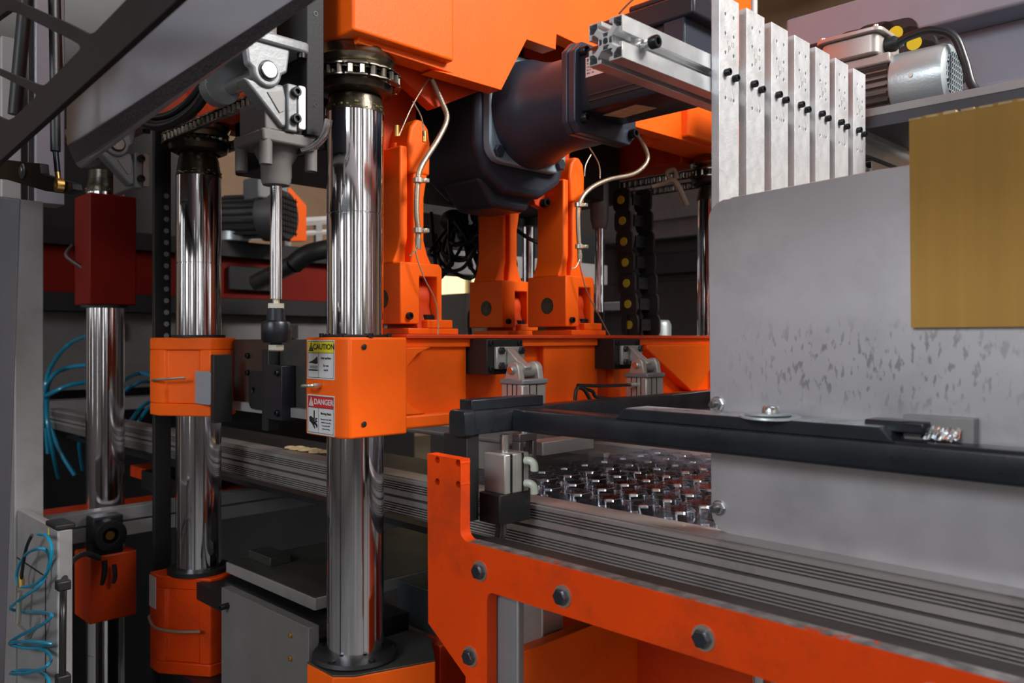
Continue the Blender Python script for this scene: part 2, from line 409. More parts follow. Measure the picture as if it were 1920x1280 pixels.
b = MB(); b.box(-1.54, -1.42, 1.5, y_r, .403, 1.6); b.build('corner_block', 'orange_dark', t, .004)
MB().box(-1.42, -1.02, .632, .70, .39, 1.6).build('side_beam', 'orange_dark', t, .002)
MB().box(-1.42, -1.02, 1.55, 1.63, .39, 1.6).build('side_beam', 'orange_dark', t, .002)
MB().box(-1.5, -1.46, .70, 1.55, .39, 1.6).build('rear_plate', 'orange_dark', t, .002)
MB().box(-1.46, -.95, .70, 1.55, .56, .60).build('deck_plate', 'black', t)  # unseen slab added to keep light from above out of the press
MB().box(-1.455, -1.15, .72, 1.5, .305, .56).build('drive_housing', 'black', t, .004)  # black box put in to blacken the gap below the crosshead
for y in (.76, 1.13):                             # pale-red clevis cheeks hanging under the added slab
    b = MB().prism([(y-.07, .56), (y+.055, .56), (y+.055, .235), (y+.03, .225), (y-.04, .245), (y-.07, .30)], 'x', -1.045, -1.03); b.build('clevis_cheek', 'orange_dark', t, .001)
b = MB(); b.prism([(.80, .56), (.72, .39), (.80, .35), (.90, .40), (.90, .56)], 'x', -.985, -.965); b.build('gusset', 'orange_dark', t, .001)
for y, z in ((.735, .25), (.81, .235), (1.11, .25), (1.18, .24)):
    MB().socket((-1.03, y, z), (1, 0, 0), .0085, .012).build('socket_bolt', 'bolt', t)
b = MB(); b.box(-1.03, -.96, 1.25, 1.64, .50, .515); b.build('shelf_plate', 'orange', t)

# ================================================================ guide columns
def column(x, y, seamz, top, bottom, label, greasy):
    t = thing('guide_column', label, 'guide column', 'chromed guide columns of the press')
    r = .0395
    b = MB(); b.lathe([(0, bottom), (r, bottom), (r, seamz-.0012), (r*.965, seamz-.0008), (r*.965, seamz+.0008), (r, seamz+.0012), (r, top), (0, top)], (x, y, 0), (0, 0, 1), 96)
    b.build('shaft', 'chrome', t)
    prof = [(0, top-.004), (r*1.02, top-.004)]
    for i in range(9):
        prof.append((r*(1.0-.02*i+.035*random.random()), top+.004*i))
    prof += [(r*.86, top+.045), (r*.9, .352), (0, .352)]
    MB().lathe(prof, (x, y, 0), (0, 0, 1), 40).build('greased_neck', 'grease', t)
    b = MB()
    for i in range(40):
        a = 2*math.pi*i/40+random.uniform(-.1, .1); b.blob((x+r*.88*math.cos(a), y+r*.88*math.sin(a), top+random.uniform(-.003, .006)), .0062, .0062, random.uniform(.0015, .004), 7, 5)
    b.build('grease_smear', 'olive', t)
    return t
column(-.971, .66, .173, .318, -.62, 'polished chrome column in front, through the block with warning labels', 1)
column(-1.474, .66, .137, .30, -1.2, 'polished chrome column through the orange clamp left of the front one', 1)
column(-1.955, .66, -.70, .33, -1.2, 'leftmost chrome column under the dark red block', 1)
column(-.971, 1.61, .10, .31, -.62, 'mostly hidden chrome column left of the grey guard plate, behind it', 1)
# ---- sprockets and chains
def sprocket(x, y, label):
    t = thing('chain_sprocket', label, 'sprocket', 'chain sprockets on the guide columns')
    P = []
    for i in range(28):
        a = 2*math.pi*i/28
        for da, rr in ((-.07, .052), (0, .0475), (.07, .052), (.112, .057)): P.append((x+rr*math.cos(a+da), y+rr*math.sin(a+da)))
    b = MB(); b.prism(P, 'z', .3585, .3635); b.build('toothed_disc', 'grease', t, 0, smooth=False)
    MB().lathe([(.040, .3635), (.052, .366), (.054, .374), (.050, .377), (.053, .380), (.056, .386), (.053, .39), (.050, .403), (.04, .403)], (x, y, 0), (0, 0, 1), 48).build('collar_rings', 'bronze', t)
    MB().lathe([(.037, .3585), (.050, .3585), (.053, .352), (.050, .343), (.040, .338), (.037, .338)], (x, y, 0), (0, 0, 1), 40).build('hub', 'grease', t)
    return t
sprocket(-.971, .66, 'oily sprocket and ring collar on the front chrome column under the crosshead')
sprocket(-1.474, .66, 'dark sprocket on the chrome column left of the front one')
sprocket(-.971, 1.61, 'sprocket on the column behind the upright aluminium bars')
def link_mesh(p):
    b = MB(); h = p/2
    for x in (-h*.5, h*.5): b.cyl((x, 0, -.0055), (x, 0, .0055), .0042, n=8)
    for z in (-.0085, .0065):
        b.prism([(-h*.95, -.0032), (-h*.5, -.0052), (0, -.0036), (h*.5, -.0052), (h*.95, -.0032), (h*.95, .0032), (h*.5, .0052), (0, .0036), (-h*.5, .0052), (-h*.95, .0032)], 'z', z, z+.002)
    return b.mesh('chain_link', 'chain')
LM = link_mesh(.0315)
def chain(x0, x1, y, z, r, label, a_start=0):
    t = thing('roller_chain', label, 'roller chain')
    st = x1-x0; per = 2*st+2*math.pi*r; nn = round(per/.0315)
    for i in range(nn):
        s = i*per/nn
        if s < st: p = (x0+s, y-r); a = 0
        elif s < st+math.pi*r: q = (s-st)/r-math.pi/2; p = (x1+r*math.cos(q), y+r*math.sin(q)); a = q+math.pi/2
        elif s < 2*st+math.pi*r: p = (x1-(s-st-math.pi*r), y+r); a = math.pi
        else: q = (s-2*st-math.pi*r)/r+math.pi/2; p = (x0+r*math.cos(q), y+r*math.sin(q)); a = q+math.pi/2
        place(LM, 'chain_link', t, (p[0], p[1], z), (0, 0, a))
    return t
chain(-1.474, -.971, .66, .361, .058, 'oily roller chain wrapped round the front chrome column below the crosshead')
chain(-1.474, -.971, 1.61, .361, .058, 'roller chain behind, running under the orange corner left of the upright bars')

# ================================================================ moving platen with guide blocks
t = thing('moving_platen', 'orange press platen with labelled corner block and long front beam', 'press platen')
def block_poly(x, y): return [(x-.05, y-.049), (x+.036, y-.049), (x+.049, y-.042), (x+.051, y+.052), (x-.05, y+.052)]
b = MB(); b.prism(block_poly(-.971, .66), 'z', -.1335, .002)
gb = b.build('guide_block', 'orange', t, .003, 3)
MB().prism(circ(-.971, .66, .046, 40), 'z', .002, .006).build('wiper_ring', 'black', gb, .001)
for a in (200, 250, 300, 350, 40): MB().cyl((-.971+.049*math.cos(math.radians(a)), .66+.047*math.sin(math.radians(a)), .002), (-.971+.049*math.cos(math.radians(a)), .66+.047*math.sin(math.radians(a)), .0075), .0035, n=8).build('screw_head', 'bolt', gb)
for v in (650, 795):
    y, z = pX(683, v, -.920); MB().lathe([(.0036, 0), (.0040, .0006), (.003, .001), (0, .001)], (-.9205, y, z), (1, 0, 0), 16).build('bolt_hole', 'ink', gb)
# labels on the left face
yf = .6105
x0 = pY(577, 640, yf)[0]; x1 = pY(627.5, 640, yf)[0]; cx = (x0+x1)/2; w = x1-x0
def sticker(z0, z1, top, word, wordm, lines, kind):
    b = MB().box(x0, x1, yf-.0006, yf+.0004, z0, z1); s = b.build('warning_label', 'white', gb, label=('CAUTION' if top == 'lblyellow' else 'DANGER')+' warning label on the block')
    return s
def sticker_full(z0, z1, top, word, wordm, lines, kind):
    h = z1-z0
    t2 = MB().box(x0, x1, yf-.0005, yf+.0004, z0, z1).build('warning_label', 'white', gb, label='white warning label reading '+word.strip())
    # the print is flat: thin inked shapes on the label, joined with it in one piece per colour
    y = yf-.0007
    fr = MB()
    for a, c, e, g in ((x0+.0018, x1-.0018, z0+.0018, z0+.0025), (x0+.0018, x1-.0018, z1-.0025, z1-.0018), (x0+.0018, x0+.0024, z0+.0018, z1-.0018), (x1-.0024, x1-.0018, z0+.0018, z1-.0018),
                       (x0+.0018, x1-.0018, z1-h*.335, z1-h*.325), (cx-w*.085, cx-w*.075, z0+.0018, z1-h*.33)):
        fr.box(a, c, y, yf, e, g)
    zc = z1-h*.33
    if kind == 'hot':
        px0 = x0+w*.07; pw = w*.33
        fr.prism([(px0, zc-h*.24), (px0+pw*.45, zc-h*.19), (px0+pw*.95, zc-h*.09), (px0+pw*.98, zc-h*.27), (px0+pw*.75, zc-h*.285), (px0+pw*.4, zc-h*.265), (px0+.0002, zc-h*.262)], 'y', y, yf)
        for i in range(9): fr.tube([(px0+pw*(i+.5)/9.5, y+.0001, zc-h*.40), (px0+pw*(i+.9)/9.5, y+.0001, zc-h*.36), (px0+pw*(i+.5)/9.5, y+.0001, zc-h*.33)], .00035, 4, 2)
        fr.box(px0-.001, px0+pw, y, yf, zc-h*.46, zc-h*.425)
    else:
        px0 = x0+w*.07; pw = w*.33
        fr.box(px0+pw*.52, px0+pw*.64, y, yf, zc-h*.36, zc-h*.07)
        fr.prism([(px0, zc-h*.25), (px0+pw*.2, zc-h*.22), (px0+pw*.5, zc-h*.27), (px0+pw*.5, zc-h*.36), (px0+pw*.68, zc-h*.36), (px0+pw*.72, zc-h*.25), (px0+pw*.98, zc-h*.27), (px0+pw*.8, zc-h*.31), (px0+pw*1.0, zc-h*.35),
                  (px0+pw*.78, zc-h*.37), (px0+pw*.97, zc-h*.44), (px0+pw*.9, zc-h*.52), (px0+pw*.72, zc-h*.44), (px0+pw*.6, zc-h*.43), (px0+pw*.72, zc-h*.52), (px0+pw*.6, zc-h*.53), (px0+pw*.35, zc-h*.42), (px0+pw*.05, zc-h*.36)], 'y', y, yf)
    fr.build('printed_lines', 'ink', t2, smooth=False)
    bn = MB().box(x0+.0024, x1-.0024, y, yf, zc+.0004, z1-.0025).build('header_band', top, t2)
    yy = y-.0002; tz = (zc+z1)/2-.0008; th = h*.2
    tri = MB().prism([(x0+.004, tz-th*.55), (x0+.0165, tz-th*.55), (x0+.0102, tz+th*.62)], 'y', yy, y)
    tri.build('warning_triangle', wordm, t2)
    MB().prism([(x0+.0098, tz-th*.15), (x0+.0106, tz-th*.15), (x0+.0109, tz+th*.3), (x0+.0095, tz+th*.3)], 'y', yy-.0002, yy).box(x0+.0097, x0+.0107, yy-.0002, yy, tz-th*.42, tz-th*.28).build('exclamation_mark', 'lblyellow' if top == 'lblyellow' else 'lblred', t2)
    text(word, h*.195, (cx+w*.115, yy, tz), '-y', t2, wordm, bold=.022, width=1.12)
    for i, (ln, s_, dz) in enumerate(lines):
        text(ln, h*s_, (cx+w*.20, yy, zc-h*dz), '-y', t2, 'ink', bold=.012, width=1.05)
sticker_full(-.0555, -.0015, 'lblyellow', 'CAUTION', 'ink', [('Hot surface', .092, .13), ('Do not', .08, .32), ('touch', .08, .43)], 'hot')
sticker_full(-.1315, -.0770, 'lblred', 'DANGER', 'white', [('Moving blade', .085, .13), ('Keep hands clear while', .05, .27), ('machine is operating', .05, .35), ('Turn power OFF', .05, .43), ('before servicing', .05, .51)], 'blade')
x, z = pY(601, 722, yf); MB().cyl((x, yf, z), (x, yf-.012, z), .0035, n=6).tube([(x, yf-.012, z), (x-.003, yf-.017, z), (x-.016, yf-.019, z-.001), (x-.02, yf-.012, z-.001)], .0022, 8).build('grease_fitting', 'zinc', gb)
# beam between the two guide blocks
b = MB(); b.box(-1.03, -.958, .705, 1.585, -.118, -.0005); b.box(-.96, -.944, .705, .845, -.118, -.001); b.box(-.96, -.944, 1.02, 1.165, -.118, -.001)
b.box(-.96, -.944, 1.21, 1.30, -.118, -.001)
b.build('web', 'orange', t, .002)
MB().box(-1.05, -.938, .705, 1.585, -.0125, .0005).build('top_flange', 'orange', t, .0015)
MB().box(-1.05, -.925, .71, 1.585, -.128, -.108).build('bottom_flange', 'orange', t, .004, 3)
b = MB().prism([(.711, -.012), (.711, -.045), (.735, -.022), (.76, -.012)], 'x', -.945, -.925); b.build('fillet_rib', 'orange', t, .002)
b = MB().prism([(.711, -.108), (.711, -.085), (.73, -.10), (.75, -.108)], 'x', -.945, -.925); b.build('fillet_rib', 'orange', t, .002)
b = MB().prism([(1.30, -.012), (1.585, -.012), (1.585, -.02), (1.47, -.108), (1.455, -.108), (1.30, -.020)], 'x', -.958, -.932); b.build('diagonal_rib', 'orange', t, .002)
b = MB().prism([(x+1.585-.0+0, y) for x, y in ()] or block_poly(-.971, 1.61), 'z', -.1335, .002); b.build('guide_block', 'orange', t, .003)
MB().prism(circ(-.971, 1.61, .046, 32), 'z', .002, .006).build('wiper_ring', 'black', t)
MB().box(-1.03, -.93, .72, 1.58, .0005, .0065).build('toggle_base_strip', 'orange_dark', t, .001)
# left guide block, grey side beam between both
def left_block(z0, z1, par, m, rec=True):
    x, y = -1.474, .66
    Q = [(x-.055, y-.067), (x-.016, y-.067), (x+.067, y-.009), (x+.067, y+.012), (x+.045, y+.05), (x-.055, y+.05)]
    R_ = [(x-.055, y-.067), (x-.016, y-.067), (x-.0045, y-.0590), (x-.0045, y-.0545), (x+.0465, y-.0188), (x+.050, y-.0209), (x+.067, y-.009), (x+.067, y+.012), (x+.045, y+.05), (x-.055, y+.05)]
    g = MB().prism(Q, 'z', z0, z0+.022); g.prism(Q, 'z', z1-.022, z1); g.prism(R_, 'z', z0+.022, z1-.022)
    return g.build('guide_block', m, par, .002)
gl = left_block(-.138, .002, t, 'orange')
MB().prism(circ(-1.474, .66, .047, 32), 'z', .002, .007).build('wiper_ring', 'black', gl)
x, z = pY(300, 712, .605)
MB().tube([(x, .591, z), (x+.03, .585, z+.002), (x+.055, .598, z+.004), (x+.080, .617, z+.006)], .0024, 8).build('grease_pipe', 'hose', gl)
MB().box(-1.42, -1.02, .70, .73, -.118, -.001).build('side_beam', 'dgplate', t, .002)
MB().box(-1.42, -1.02, .69, .735, -.128, -.112).build('side_flange', 'mgpaint', t, .001)
for i, (x, z) in enumerate(((-1.36, -.03), (-1.36, -.06), (-1.1, -.03), (-1.1, -.09))):
    MB().socket((x, .70, z), (0, -1, 0), .005, .006).build('socket_bolt', 'bolt', t)
tp = thing('platen_stop_tab', 'small blue-grey round-cornered tab beside the left orange clamp', 'metal tab')
y = .64; q0 = pY(362, 755, y); q1 = pY(400, 697, y); P = rrect(q0[0], q1[0], q0[1], q1[1], .009)
MB().prism(P, 'y', y-.004, y, [circ(q0[0]+.012, (q0[1]+q1[1])/2, .0045, 12)]).build('tab', 'flange_blue', tp, .0008)
MB().box(q1[0]-.002, q1[0]+.01, y-.004, y+.03, q0[1]-.03, q1[1]+.03).build('mounting_strip', 'black', tp, .001)
tp = thing('latch_bracket', 'black latch bracket on the dark grey platen side behind', 'bracket')
y = .69; q0 = pY(472, 765, y); q1 = pY(512, 697, y)
MB().prism(rrect(q0[0], q1[0], q0[1], q1[1], .012), 'y', y-.006, y, [circ(q0[0]+.017, (q0[1]+q1[1])/2, .0055, 12)]).build('round_tab', 'black', tp, .0008)
a0 = pY(503, 805, y); a1 = pY(545, 655, y)
MB().box(a0[0], a0[0]+.022, y-.012, y+.008, a0[1], a1[1]).build('upright', 'black', tp, .001)
MB().box(a0[0]+.018, a1[0], y-.016, y+.008, q0[1]-.012, q1[1]+.012).build('clamp_plate', 'mblack', tp, .001)
for dz in (.006, -.006):
    MB().socket((a1[0]-.012, y-.016, (q1[1] if dz > 0 else q0[1])), (0, -1, 0), .0055, .005).build('socket_bolt', 'bolt', tp)

# ================================================================ toggle arms
def toggle_arm(x, y, label, m='orange'):
    # x: front face, y: left face of the lower fork
    t = thing('toggle_arm', label, 'toggle arm', 'orange toggle arms between crosshead and platen')
    D = .095; Wd = .08
    b = MB(); b.prism([(y, .022), (y+.036, .022), (y+.036, .094), (y+.070, .094), (y+.070, .022), (y+Wd, .022), (y+Wd, .108), (y+Wd-.006, .114), (y, .114)], 'x', x-D, x)
    b.build('fork', m, t, .002)
    b = MB()                                     # knuckle carried by the base, between the cheeks
    P = circ(x-.045, .062, .030, 20, math.radians(-20), math.radians(200), False)
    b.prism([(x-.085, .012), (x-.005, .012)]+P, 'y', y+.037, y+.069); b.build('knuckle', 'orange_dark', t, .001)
    b = MB(); b.cyl((x-.045, y-.0008, .060), (x-.045, y+Wd+.001, .060), .015, n=24); b.build('pin', 'grease', t)
    MB().socket((x, y+.015, .034), (1, 0, 0), .0055, .006).build('clamp_screw', 'bolt', t)
    b = MB().box(x-D, x+.004, y+.012, y+Wd+.03, .0066, .016); b.box(x-.05, x+.004, y+.048, y+Wd+.018, .016, .029); b.build('base_plate', m, t, .0015)
    MB().hexa((x-.014, y+Wd-.018, .029), (0, 0, 1), .011, .008).build('hex_bolt', 'bolt', t)
    # neck: two flanges and a web, flaring at both ends
    def flange(y0, y1, yb0, yb1):
        b = MB(); b.prism([(yb0, .112), (yb1, .112), (y1, .142), (y1, .262), (y0, .262), (y0, .142)], 'x', x-.075, x-.02); return b
    b = MB(); b.prism([(y-.002, .113), (y+.022, .113), (y+.022, .135), (y+.026, .152), (y+.026, .29), (y+.012, .29), (y+.012, .155), (y+.008, .135)], 'x', x-.082, x-.016)
    b.prism([(y+.030, .113), (y+.072, .113), (y+.063, .128), (y+.056, .150), (y+.056, .215), (y+.066, .27), (y+.064, .31), (y+.035, .31), (y+.036, .15), (y+.034, .135)], 'x', x-.076, x-.014)
    b.box(x-.052, x-.040, y+.02, y+.042, .113, .30)
    b.build('neck', m, t, .003, 3)
    b = MB().prism([(y+.028, .25), (y+.066, .25), (y+.067, .300), (y+.063, .322), (y+.052, .333), (y+.040, .333), (y+.029, .320), (y+.024, .298)], 'x', x-.085, x-.012)
    b.cyl((x-.09, y+.010, .30), (x-.09, y+.066, .30), .026, n=24)
    b.build('head', m, t, .004, 3)
    return t
A1 = toggle_arm(-.97, .738, 'orange toggle arm right beside the front chrome column')
A3 = dup(A1, 0, .368, 0, 'orange toggle arm nearest the guard plate, under the motor flange')
A2 = dup(A1, -.17, .375, 0, 'shaded orange toggle arm standing behind, between the two front ones')
# hoses of the arms
def arm_hose(pts, clamps, label, X0, thin):
    t = thing('lubrication_hose', label, 'hose')
    P = [(X0, *pX(u, v, X0)) for u, v in pts]
    MB().tube(P, .0042, 10, 8).build('braided_sleeve', 'hose', t)
    for u, v in clamps:
        y, z = pX(u, v, X0)
        MB().ring((X0, y, z-.004), (0, 0, 1), .0042, .0075, .008, 20).box(X0, X0+.011, y+.005, y+.013, z-.003, z+.003).build('hose_clamp', 'zinc', t, .0008)
    u, v = pts[-1]; y, z = pX(u, v, X0); MB().cyl((X0, y, z+.004), (X0, y, z-.012), .0052, .0038, n=12).build('ferrule', 'zinc', t)
    for L in thin:
        MB().tube([(X0+.002, *pX(u, v, X0+.002)) for u, v in L], .0011, 6, 8).build('thin_line', 'hose', t)
    return t
arm_hose([(810, 148), (828, 190), (838, 222), (822, 260), (790, 312), (783, 345), (781, 395), (784, 430), (784, 452)], [(784, 338), (784, 432)], 'braided hose clamped along the arm beside the front column', -.955,
         [[(784, 455), (780, 475), (795, 520), (815, 560), (822, 600), (821, 632)], [(783, 458), (778, 470), (768, 480)], [(806, 145), (775, 195), (748, 255)], [(774, 190), (790, 220), (796, 255)]])
arm_hose([(1186, 238), (1206, 270), (1214, 300), (1190, 325), (1140, 337), (1105, 355), (1086, 382), (1084, 420), (1086, 462), (1087, 480)], [(1085, 384), (1086, 462)], 'braided hose curving over the arm nearest the guard plate', -.952,
         [[(1087, 482), (1088, 500), (1100, 545), (1120, 585), (1145, 632)], [(1087, 486), (1080, 500), (1072, 504)], [(1098, 266), (1122, 305), (1125, 335)], [(1108, 290), (1098, 310), (1096, 330)]])
t = thing('grease_nipple_pair', 'two brass grease nipples at the top of the arm beside the front column', 'grease nipples')
for u, v in ((744, 256), (796, 266)):
    y, z = pX(u, v, -.957); MB().cyl((-.957, y, z), (-.957, y, z+.016), .0036, n=10).build('nipple', 'brass', t)

# ================================================================ gear motor hung in the notch
t = thing('gear_motor', 'dark blue-grey gearbox with black servo motor pointing right under the crosshead', 'motor')
cy, cz = 1.0, .375
b = MB(); P = [(.900, .30), (.925, .262), (1.07, .262), (1.10, .30), (1.10, .47), (.900, .47)]
prof = [(.895, .315), (.915, .275), (.96, .245), (1.05, .245), (1.10, .275), (1.115, .32), (1.115, .46), (1.08, .485), (.925, .485), (.895, .46)]
b.prism(prof, 'x', -1.13, -.975); b.build('gearbox_housing', 'mgrey', t, .012, 4)
b = MB().prism([(.92, .27), (1.07, .27), (1.04, .222), (.96, .222)], 'x', -1.10, -1.0); b.build('sump', 'mgrey', t, .01, 3)
b = MB().prism(rrect(.908, 1.092, .288, .470, .03, 5), 'x', -.976, -.957); b.build('adapter_flange', 'flange_blue', t, .003)
for y, z in ((.925, .304), (1.074, .304), (.925, .452), (1.074, .452)):
    MB().hexa((-.957, y, z), (1, 0, 0), .0105, .007).build('hex_bolt', 'mgrey', t)
MB().lathe([(.090, 0), (.088, .02), (.078, .045), (.072, .07), (.070, .148)], (-.957, cy, cz), (1, 0, 0), 64).build('bell_housing', 'mgrey', t)
oct_ = [(.928, .305), (1.05, .305), (1.067, .322), (1.067, .425), (1.05, .442), (.932, .442), (.915, .425), (.915, .320)]
MB().prism(oct_, 'x', -.812, -.800).build('bell_flange', 'mgrey', t, .002)
o2 = [(y*.985+.015, z*.985+.005) for y, z in oct_]
MB().prism(o2, 'x', -.800, -.786).build('motor_flange', 'mgrey', t, .002)
for y, z in ((.932, .424), (.934, .326), (1.052, .324), (1.05, .424)):
    MB().socket((-.786, y, z), (1, 0, 0), .0075, .011).build('socket_bolt', 'bolt', t)
MB().prism(rrect(.930, 1.035, .333, .430, .010, 3), 'x', -.787, -.640).build('motor_body', 'mblack', t, .0015)
b = MB()
for z in (.348, .356): b.box(-.77, -.66, .9285, .931, z-.0015, z+.0015)
b.build('body_groove', 'black', t)
MB().box(-.75, -.59, .925, 1.03, .425, .456).box(-.70, -.60, .93, 1.02, .456, .466).build('connection_box', 'mblack', t, .004, 3)
MB().prism(rrect(.928, 1.037, .338, .452, .006, 3), 'x', -.640, -.606).build('end_cap', 'mgrey', t, .002)
for y, z in ((.937, .440), (.937, .35)): MB().socket((-.606, y, z), (1, 0, 0), .004, .004).build('cap_screw', 'bolt', t)
b = MB()
for i in range(3): b.cyl((-.66+.022*i, .95, .466), (-.66+.022*i, .95, .478), .007, n=10)
b.build('connector', 'zinc', t)
MB().tube([(-.66, .95, .47), (-.68, .95, .488), (-.70, .94, .478), (-.72, .935, .463)], .0015, 6).build('retaining_wire', 'steel', t)
lb = MB().box(-.776, -.718, .9288, .9302, .383, .412); lo_ = lb.build('rating_label', 'pink', t, label='pale rating label on the motor side')
text('BECKHOFF', .0062, (-.7735, .9284, .4075), '-y', lo_, bold=.02, align='LEFT')
for i, s_ in enumerate(('AC servo motor', 'No. 0152 3 ph', '8.2 A   400 V', 'IP54   UL')): text(s_, .0036, (-.7735, .9284, .4025-.0048*i), '-y', lo_, align='LEFT')
text('CE', .0062, (-.727, .9284, .392), '-y', lo_, bold=.01)
b = MB().prism([(-.768, .960), (-.700, .95), (-.690, .985), (-.755, .992)], 'z', .3322, .3333); b.build('sticker', 'cardcore', t)
# ================================================================ aluminium profile with upright bars
t = thing('aluminium_profile', 'slotted aluminium profile running back behind the upright bars', 'profile')
Xp, zc, a = -.5215, .3015, .0215
def slot_profile(cx, cz, a):
    s = a/21.5; P = []
    base = [(-21.5, -21.5), (-5, -21.5), (-5, -17.5), (-9.5, -17.5), (-9.5, -14.5), (-5, -9), (5, -9), (9.5, -14.5), (9.5, -17.5), (5, -17.5), (5, -21.5)]
    for q in range(4):
        c, sn = round(math.cos(q*math.pi/2)), round(math.sin(q*math.pi/2))
        for x, z in base: P.append((cx+(x*c-z*sn)*s, cz+(x*sn+z*c)*s))
    holes = [circ(cx, cz, .0034, 12)]
    for q in range(4):
        c, sn = round(math.cos(q*math.pi/2)), round(math.sin(q*math.pi/2))
        holes.append([(cx+(x*c-z*sn)*s, cz+(x*sn+z*c)*s) for x, z in ((-3.6, -8.2), (3.6, -8.2), (2.4, -4.6), (-2.4, -4.6))])
    for i, j in ((1, 1), (1, -1), (-1, 1), (-1, -1)):
        k = [(10.6, 20.3), (20.3, 20.3), (20.3, 10.6), (15.2, 10.6), (10.6, 15.2)]
        holes.append([(cx+i*x*s, cz+j*z*s) for x, z in k])
        k = [(8.0, 11.5), (11.5, 8.0), (6.8, 3.6), (3.6, 6.8)]
    return P, holes
P, hs = slot_profile(Xp, zc, a)
MB().prism(P, 'y', .655, 1.55, hs).build('extrusion', 'alu', t, .0004, 1)
y, z = pX(1212, 84, -.5); MB().box(-.508, -.5025, y-.016, y-.002, z-.006, z+.006).cyl((-.508, y-.004, zc), (-.488, y-.002, zc), .0042, n=12).build('slot_nut', 'steel', t)
MB().socket((-.492, y-.003, zc), (1, 0, 0), .0068, .009).build('socket_bolt', 'bolt', t)
P, hs = slot_profile(Xp, zc-.05, a)
t2 = thing('aluminium_profile', 'lower slotted aluminium profile behind the last upright bars, right end by the cardboard', 'profile')
MB().prism(P, 'y', 1.28, 1.55, hs).build('extrusion', 'alu', t2, .0004, 1)
# the bars
HZ = (.370, .348, .326, .2745)
names = ['leftmost', 'second from the left', 'third from the left', 'middle', 'third from the right', 'second from the right', 'rightmost']
barm = None; first = None
for i in range(7):
    y0 = .820+.061*i; w = .043
    if first is None:
        t = thing('upright_bar', '', 'flat bar', 'upright drilled aluminium bars bolted to the profile')
        holes = [circ(y0+yy, z, .0022, 8) for z in HZ for yy in (.0135, .0315)]
        MB().prism([(y0, -.15), (y0+w, -.15), (y0+w, .3905), (y0, .3905)], 'x', -.4995, -.4895, holes).build('drilled_bar', 'alu_raw', t, .0008)
        for yy, zz in ((.0135, .303), (.0315, .300)):
            MB().socket((-.4895, y0+yy, zz), (1, 0, 0), .0042, .0065).build('socket_screw', 'bolt', t)
        b = MB()
        for k2, (dy, dz, s_) in enumerate(((.006, .334, 'P'), (.022, .338, '8'), (.034, .334, '13'), (.022, .276, '1.0'))):
            pass
        text('P', .012, (-.4893, y0+.0215, .331), '+x', t, 'cylalu', name='pencil_mark')
        text('1  13', .008, (-.4893, y0+.024, .338), '+x', t, 'cylalu', name='pencil_mark')
        text('1.0', .006, (-.4893, y0+.023, .2745), '+x', t, 'cylalu', name='pencil_mark')
        fin(t); first = t; c = t
    else: c = dup(first, 0, .061*i, 0)
    c['label'] = 'upright drilled aluminium bar, %s of the seven in the row' % names[i]

# ================================================================ guard plate and cardboard
t = thing('guard_plate', 'large scuffed grey metal guard plate standing on the conveyor rail', 'metal plate')
Yp = .78
x0 = -.4795; z0, z1 = -.2075, .153; P = [(.35, z0), (.35, .165), (-.30, .157)]
P += [(-.45, .150)]+circ(x0+.022, .127, .022, 6, math.radians(80), math.radians(180), False)+circ(x0+.022+.004, z0+.022, .022, 6, math.radians(180), math.radians(268), False)
MB().prism(P, 'y', Yp, Yp+.006).build('sheet', 'plate', t, .0008)
for u, v in ((1342, 757), (1345, 951)):
    x, z = pY(u, v, Yp)
    MB().hexa((x+.002, Yp, z), (0, -1, 0), .0066, .006).ring((x+.002, Yp-.0012, z), (0, 1, 0), .005, .0082, .0012).build('hex_nut', 'steel', t)
    MB().cyl((x+.002, Yp+.02, z), (x+.002, Yp-.013, z), .0038, n=14).build('threaded_stud', 'dsteel', t, .0008)
MB().box(-.272, -.2145, .7655, .78, -.110, -.0675).build('spacer_block', 'mgpaint', t, .001)
t = thing('cardboard_sheet', 'brown corrugated cardboard sheet leaning on the guard plate', 'cardboard')
b = MB(); P = [(.30, .010), (-.268, .010), (-.2695, .196)]
n = 40
for i in range(1, n+1): P.append((-.2695+.57*i/n, .197+random.uniform(-.0011, .0011)))
MB().prism(P, 'y', Yp-.006, Yp-.0005).build('board', 'card', t)
b = MB()
for i in range(n-1):
    x = -.2695+.57*i/n
    b.box(x, x+.010, Yp-.0064, Yp-.001, .1955, .1972+random.uniform(-.0005, .001))
b.build('torn_edge', 'cardcore', t)

# ================================================================ conveyor rails and formed sheet
def rail_poly():
    Y = .75
    P = [(Y+.045, -.2075), (Y+.004, -.2075), (Y, -.2095)]
    def ridges(z0, z1, n):
        out = []; h = (z0-z1)/n
        for i in range(n):
            a = z0-h*i; out += [(Y, a), (Y, a-h*.45), (Y+.009, a-h*.5), (Y+.009, a-h*.97)]
        return out
    P += ridges(-.2125, -.2265, 4)
    P += [(Y, -.2265), (Y, -.2345), (Y+.014, -.2347), (Y+.014, -.2383), (Y, -.2385), (Y, -.2445)]
    P += ridges(-.2447, -.2627, 5)
    P += [(Y+.003, -.2645), (Y+.045, -.2645)]
    return P
t = thing('conveyor_rail', 'long grooved metal conveyor rail along the near side of the plastic sheet', 'conveyor rail')
MB().prism([(-2.7, -.2078), (.35, -.2078), (.35, -.2068), (-2.7, -.2068)][:0] or rail_poly(), 'x', -2.7, .4).build('grooved_profile', 'rail', t)
MB().box(-2.7, .4, .753, .79, -.2075, -.2066).build('wear_strip', 'rail', t)
b = MB()
for i in range(60): b.box(-.62+.019*i, -.62+.019*i+.009, .756, .762, -.2715, -.2645)
b.build('chain_pins', 'mgpaint', t)
t = thing('conveyor_rail', 'pale conveyor rail along the far side of the plastic sheet', 'conveyor rail')
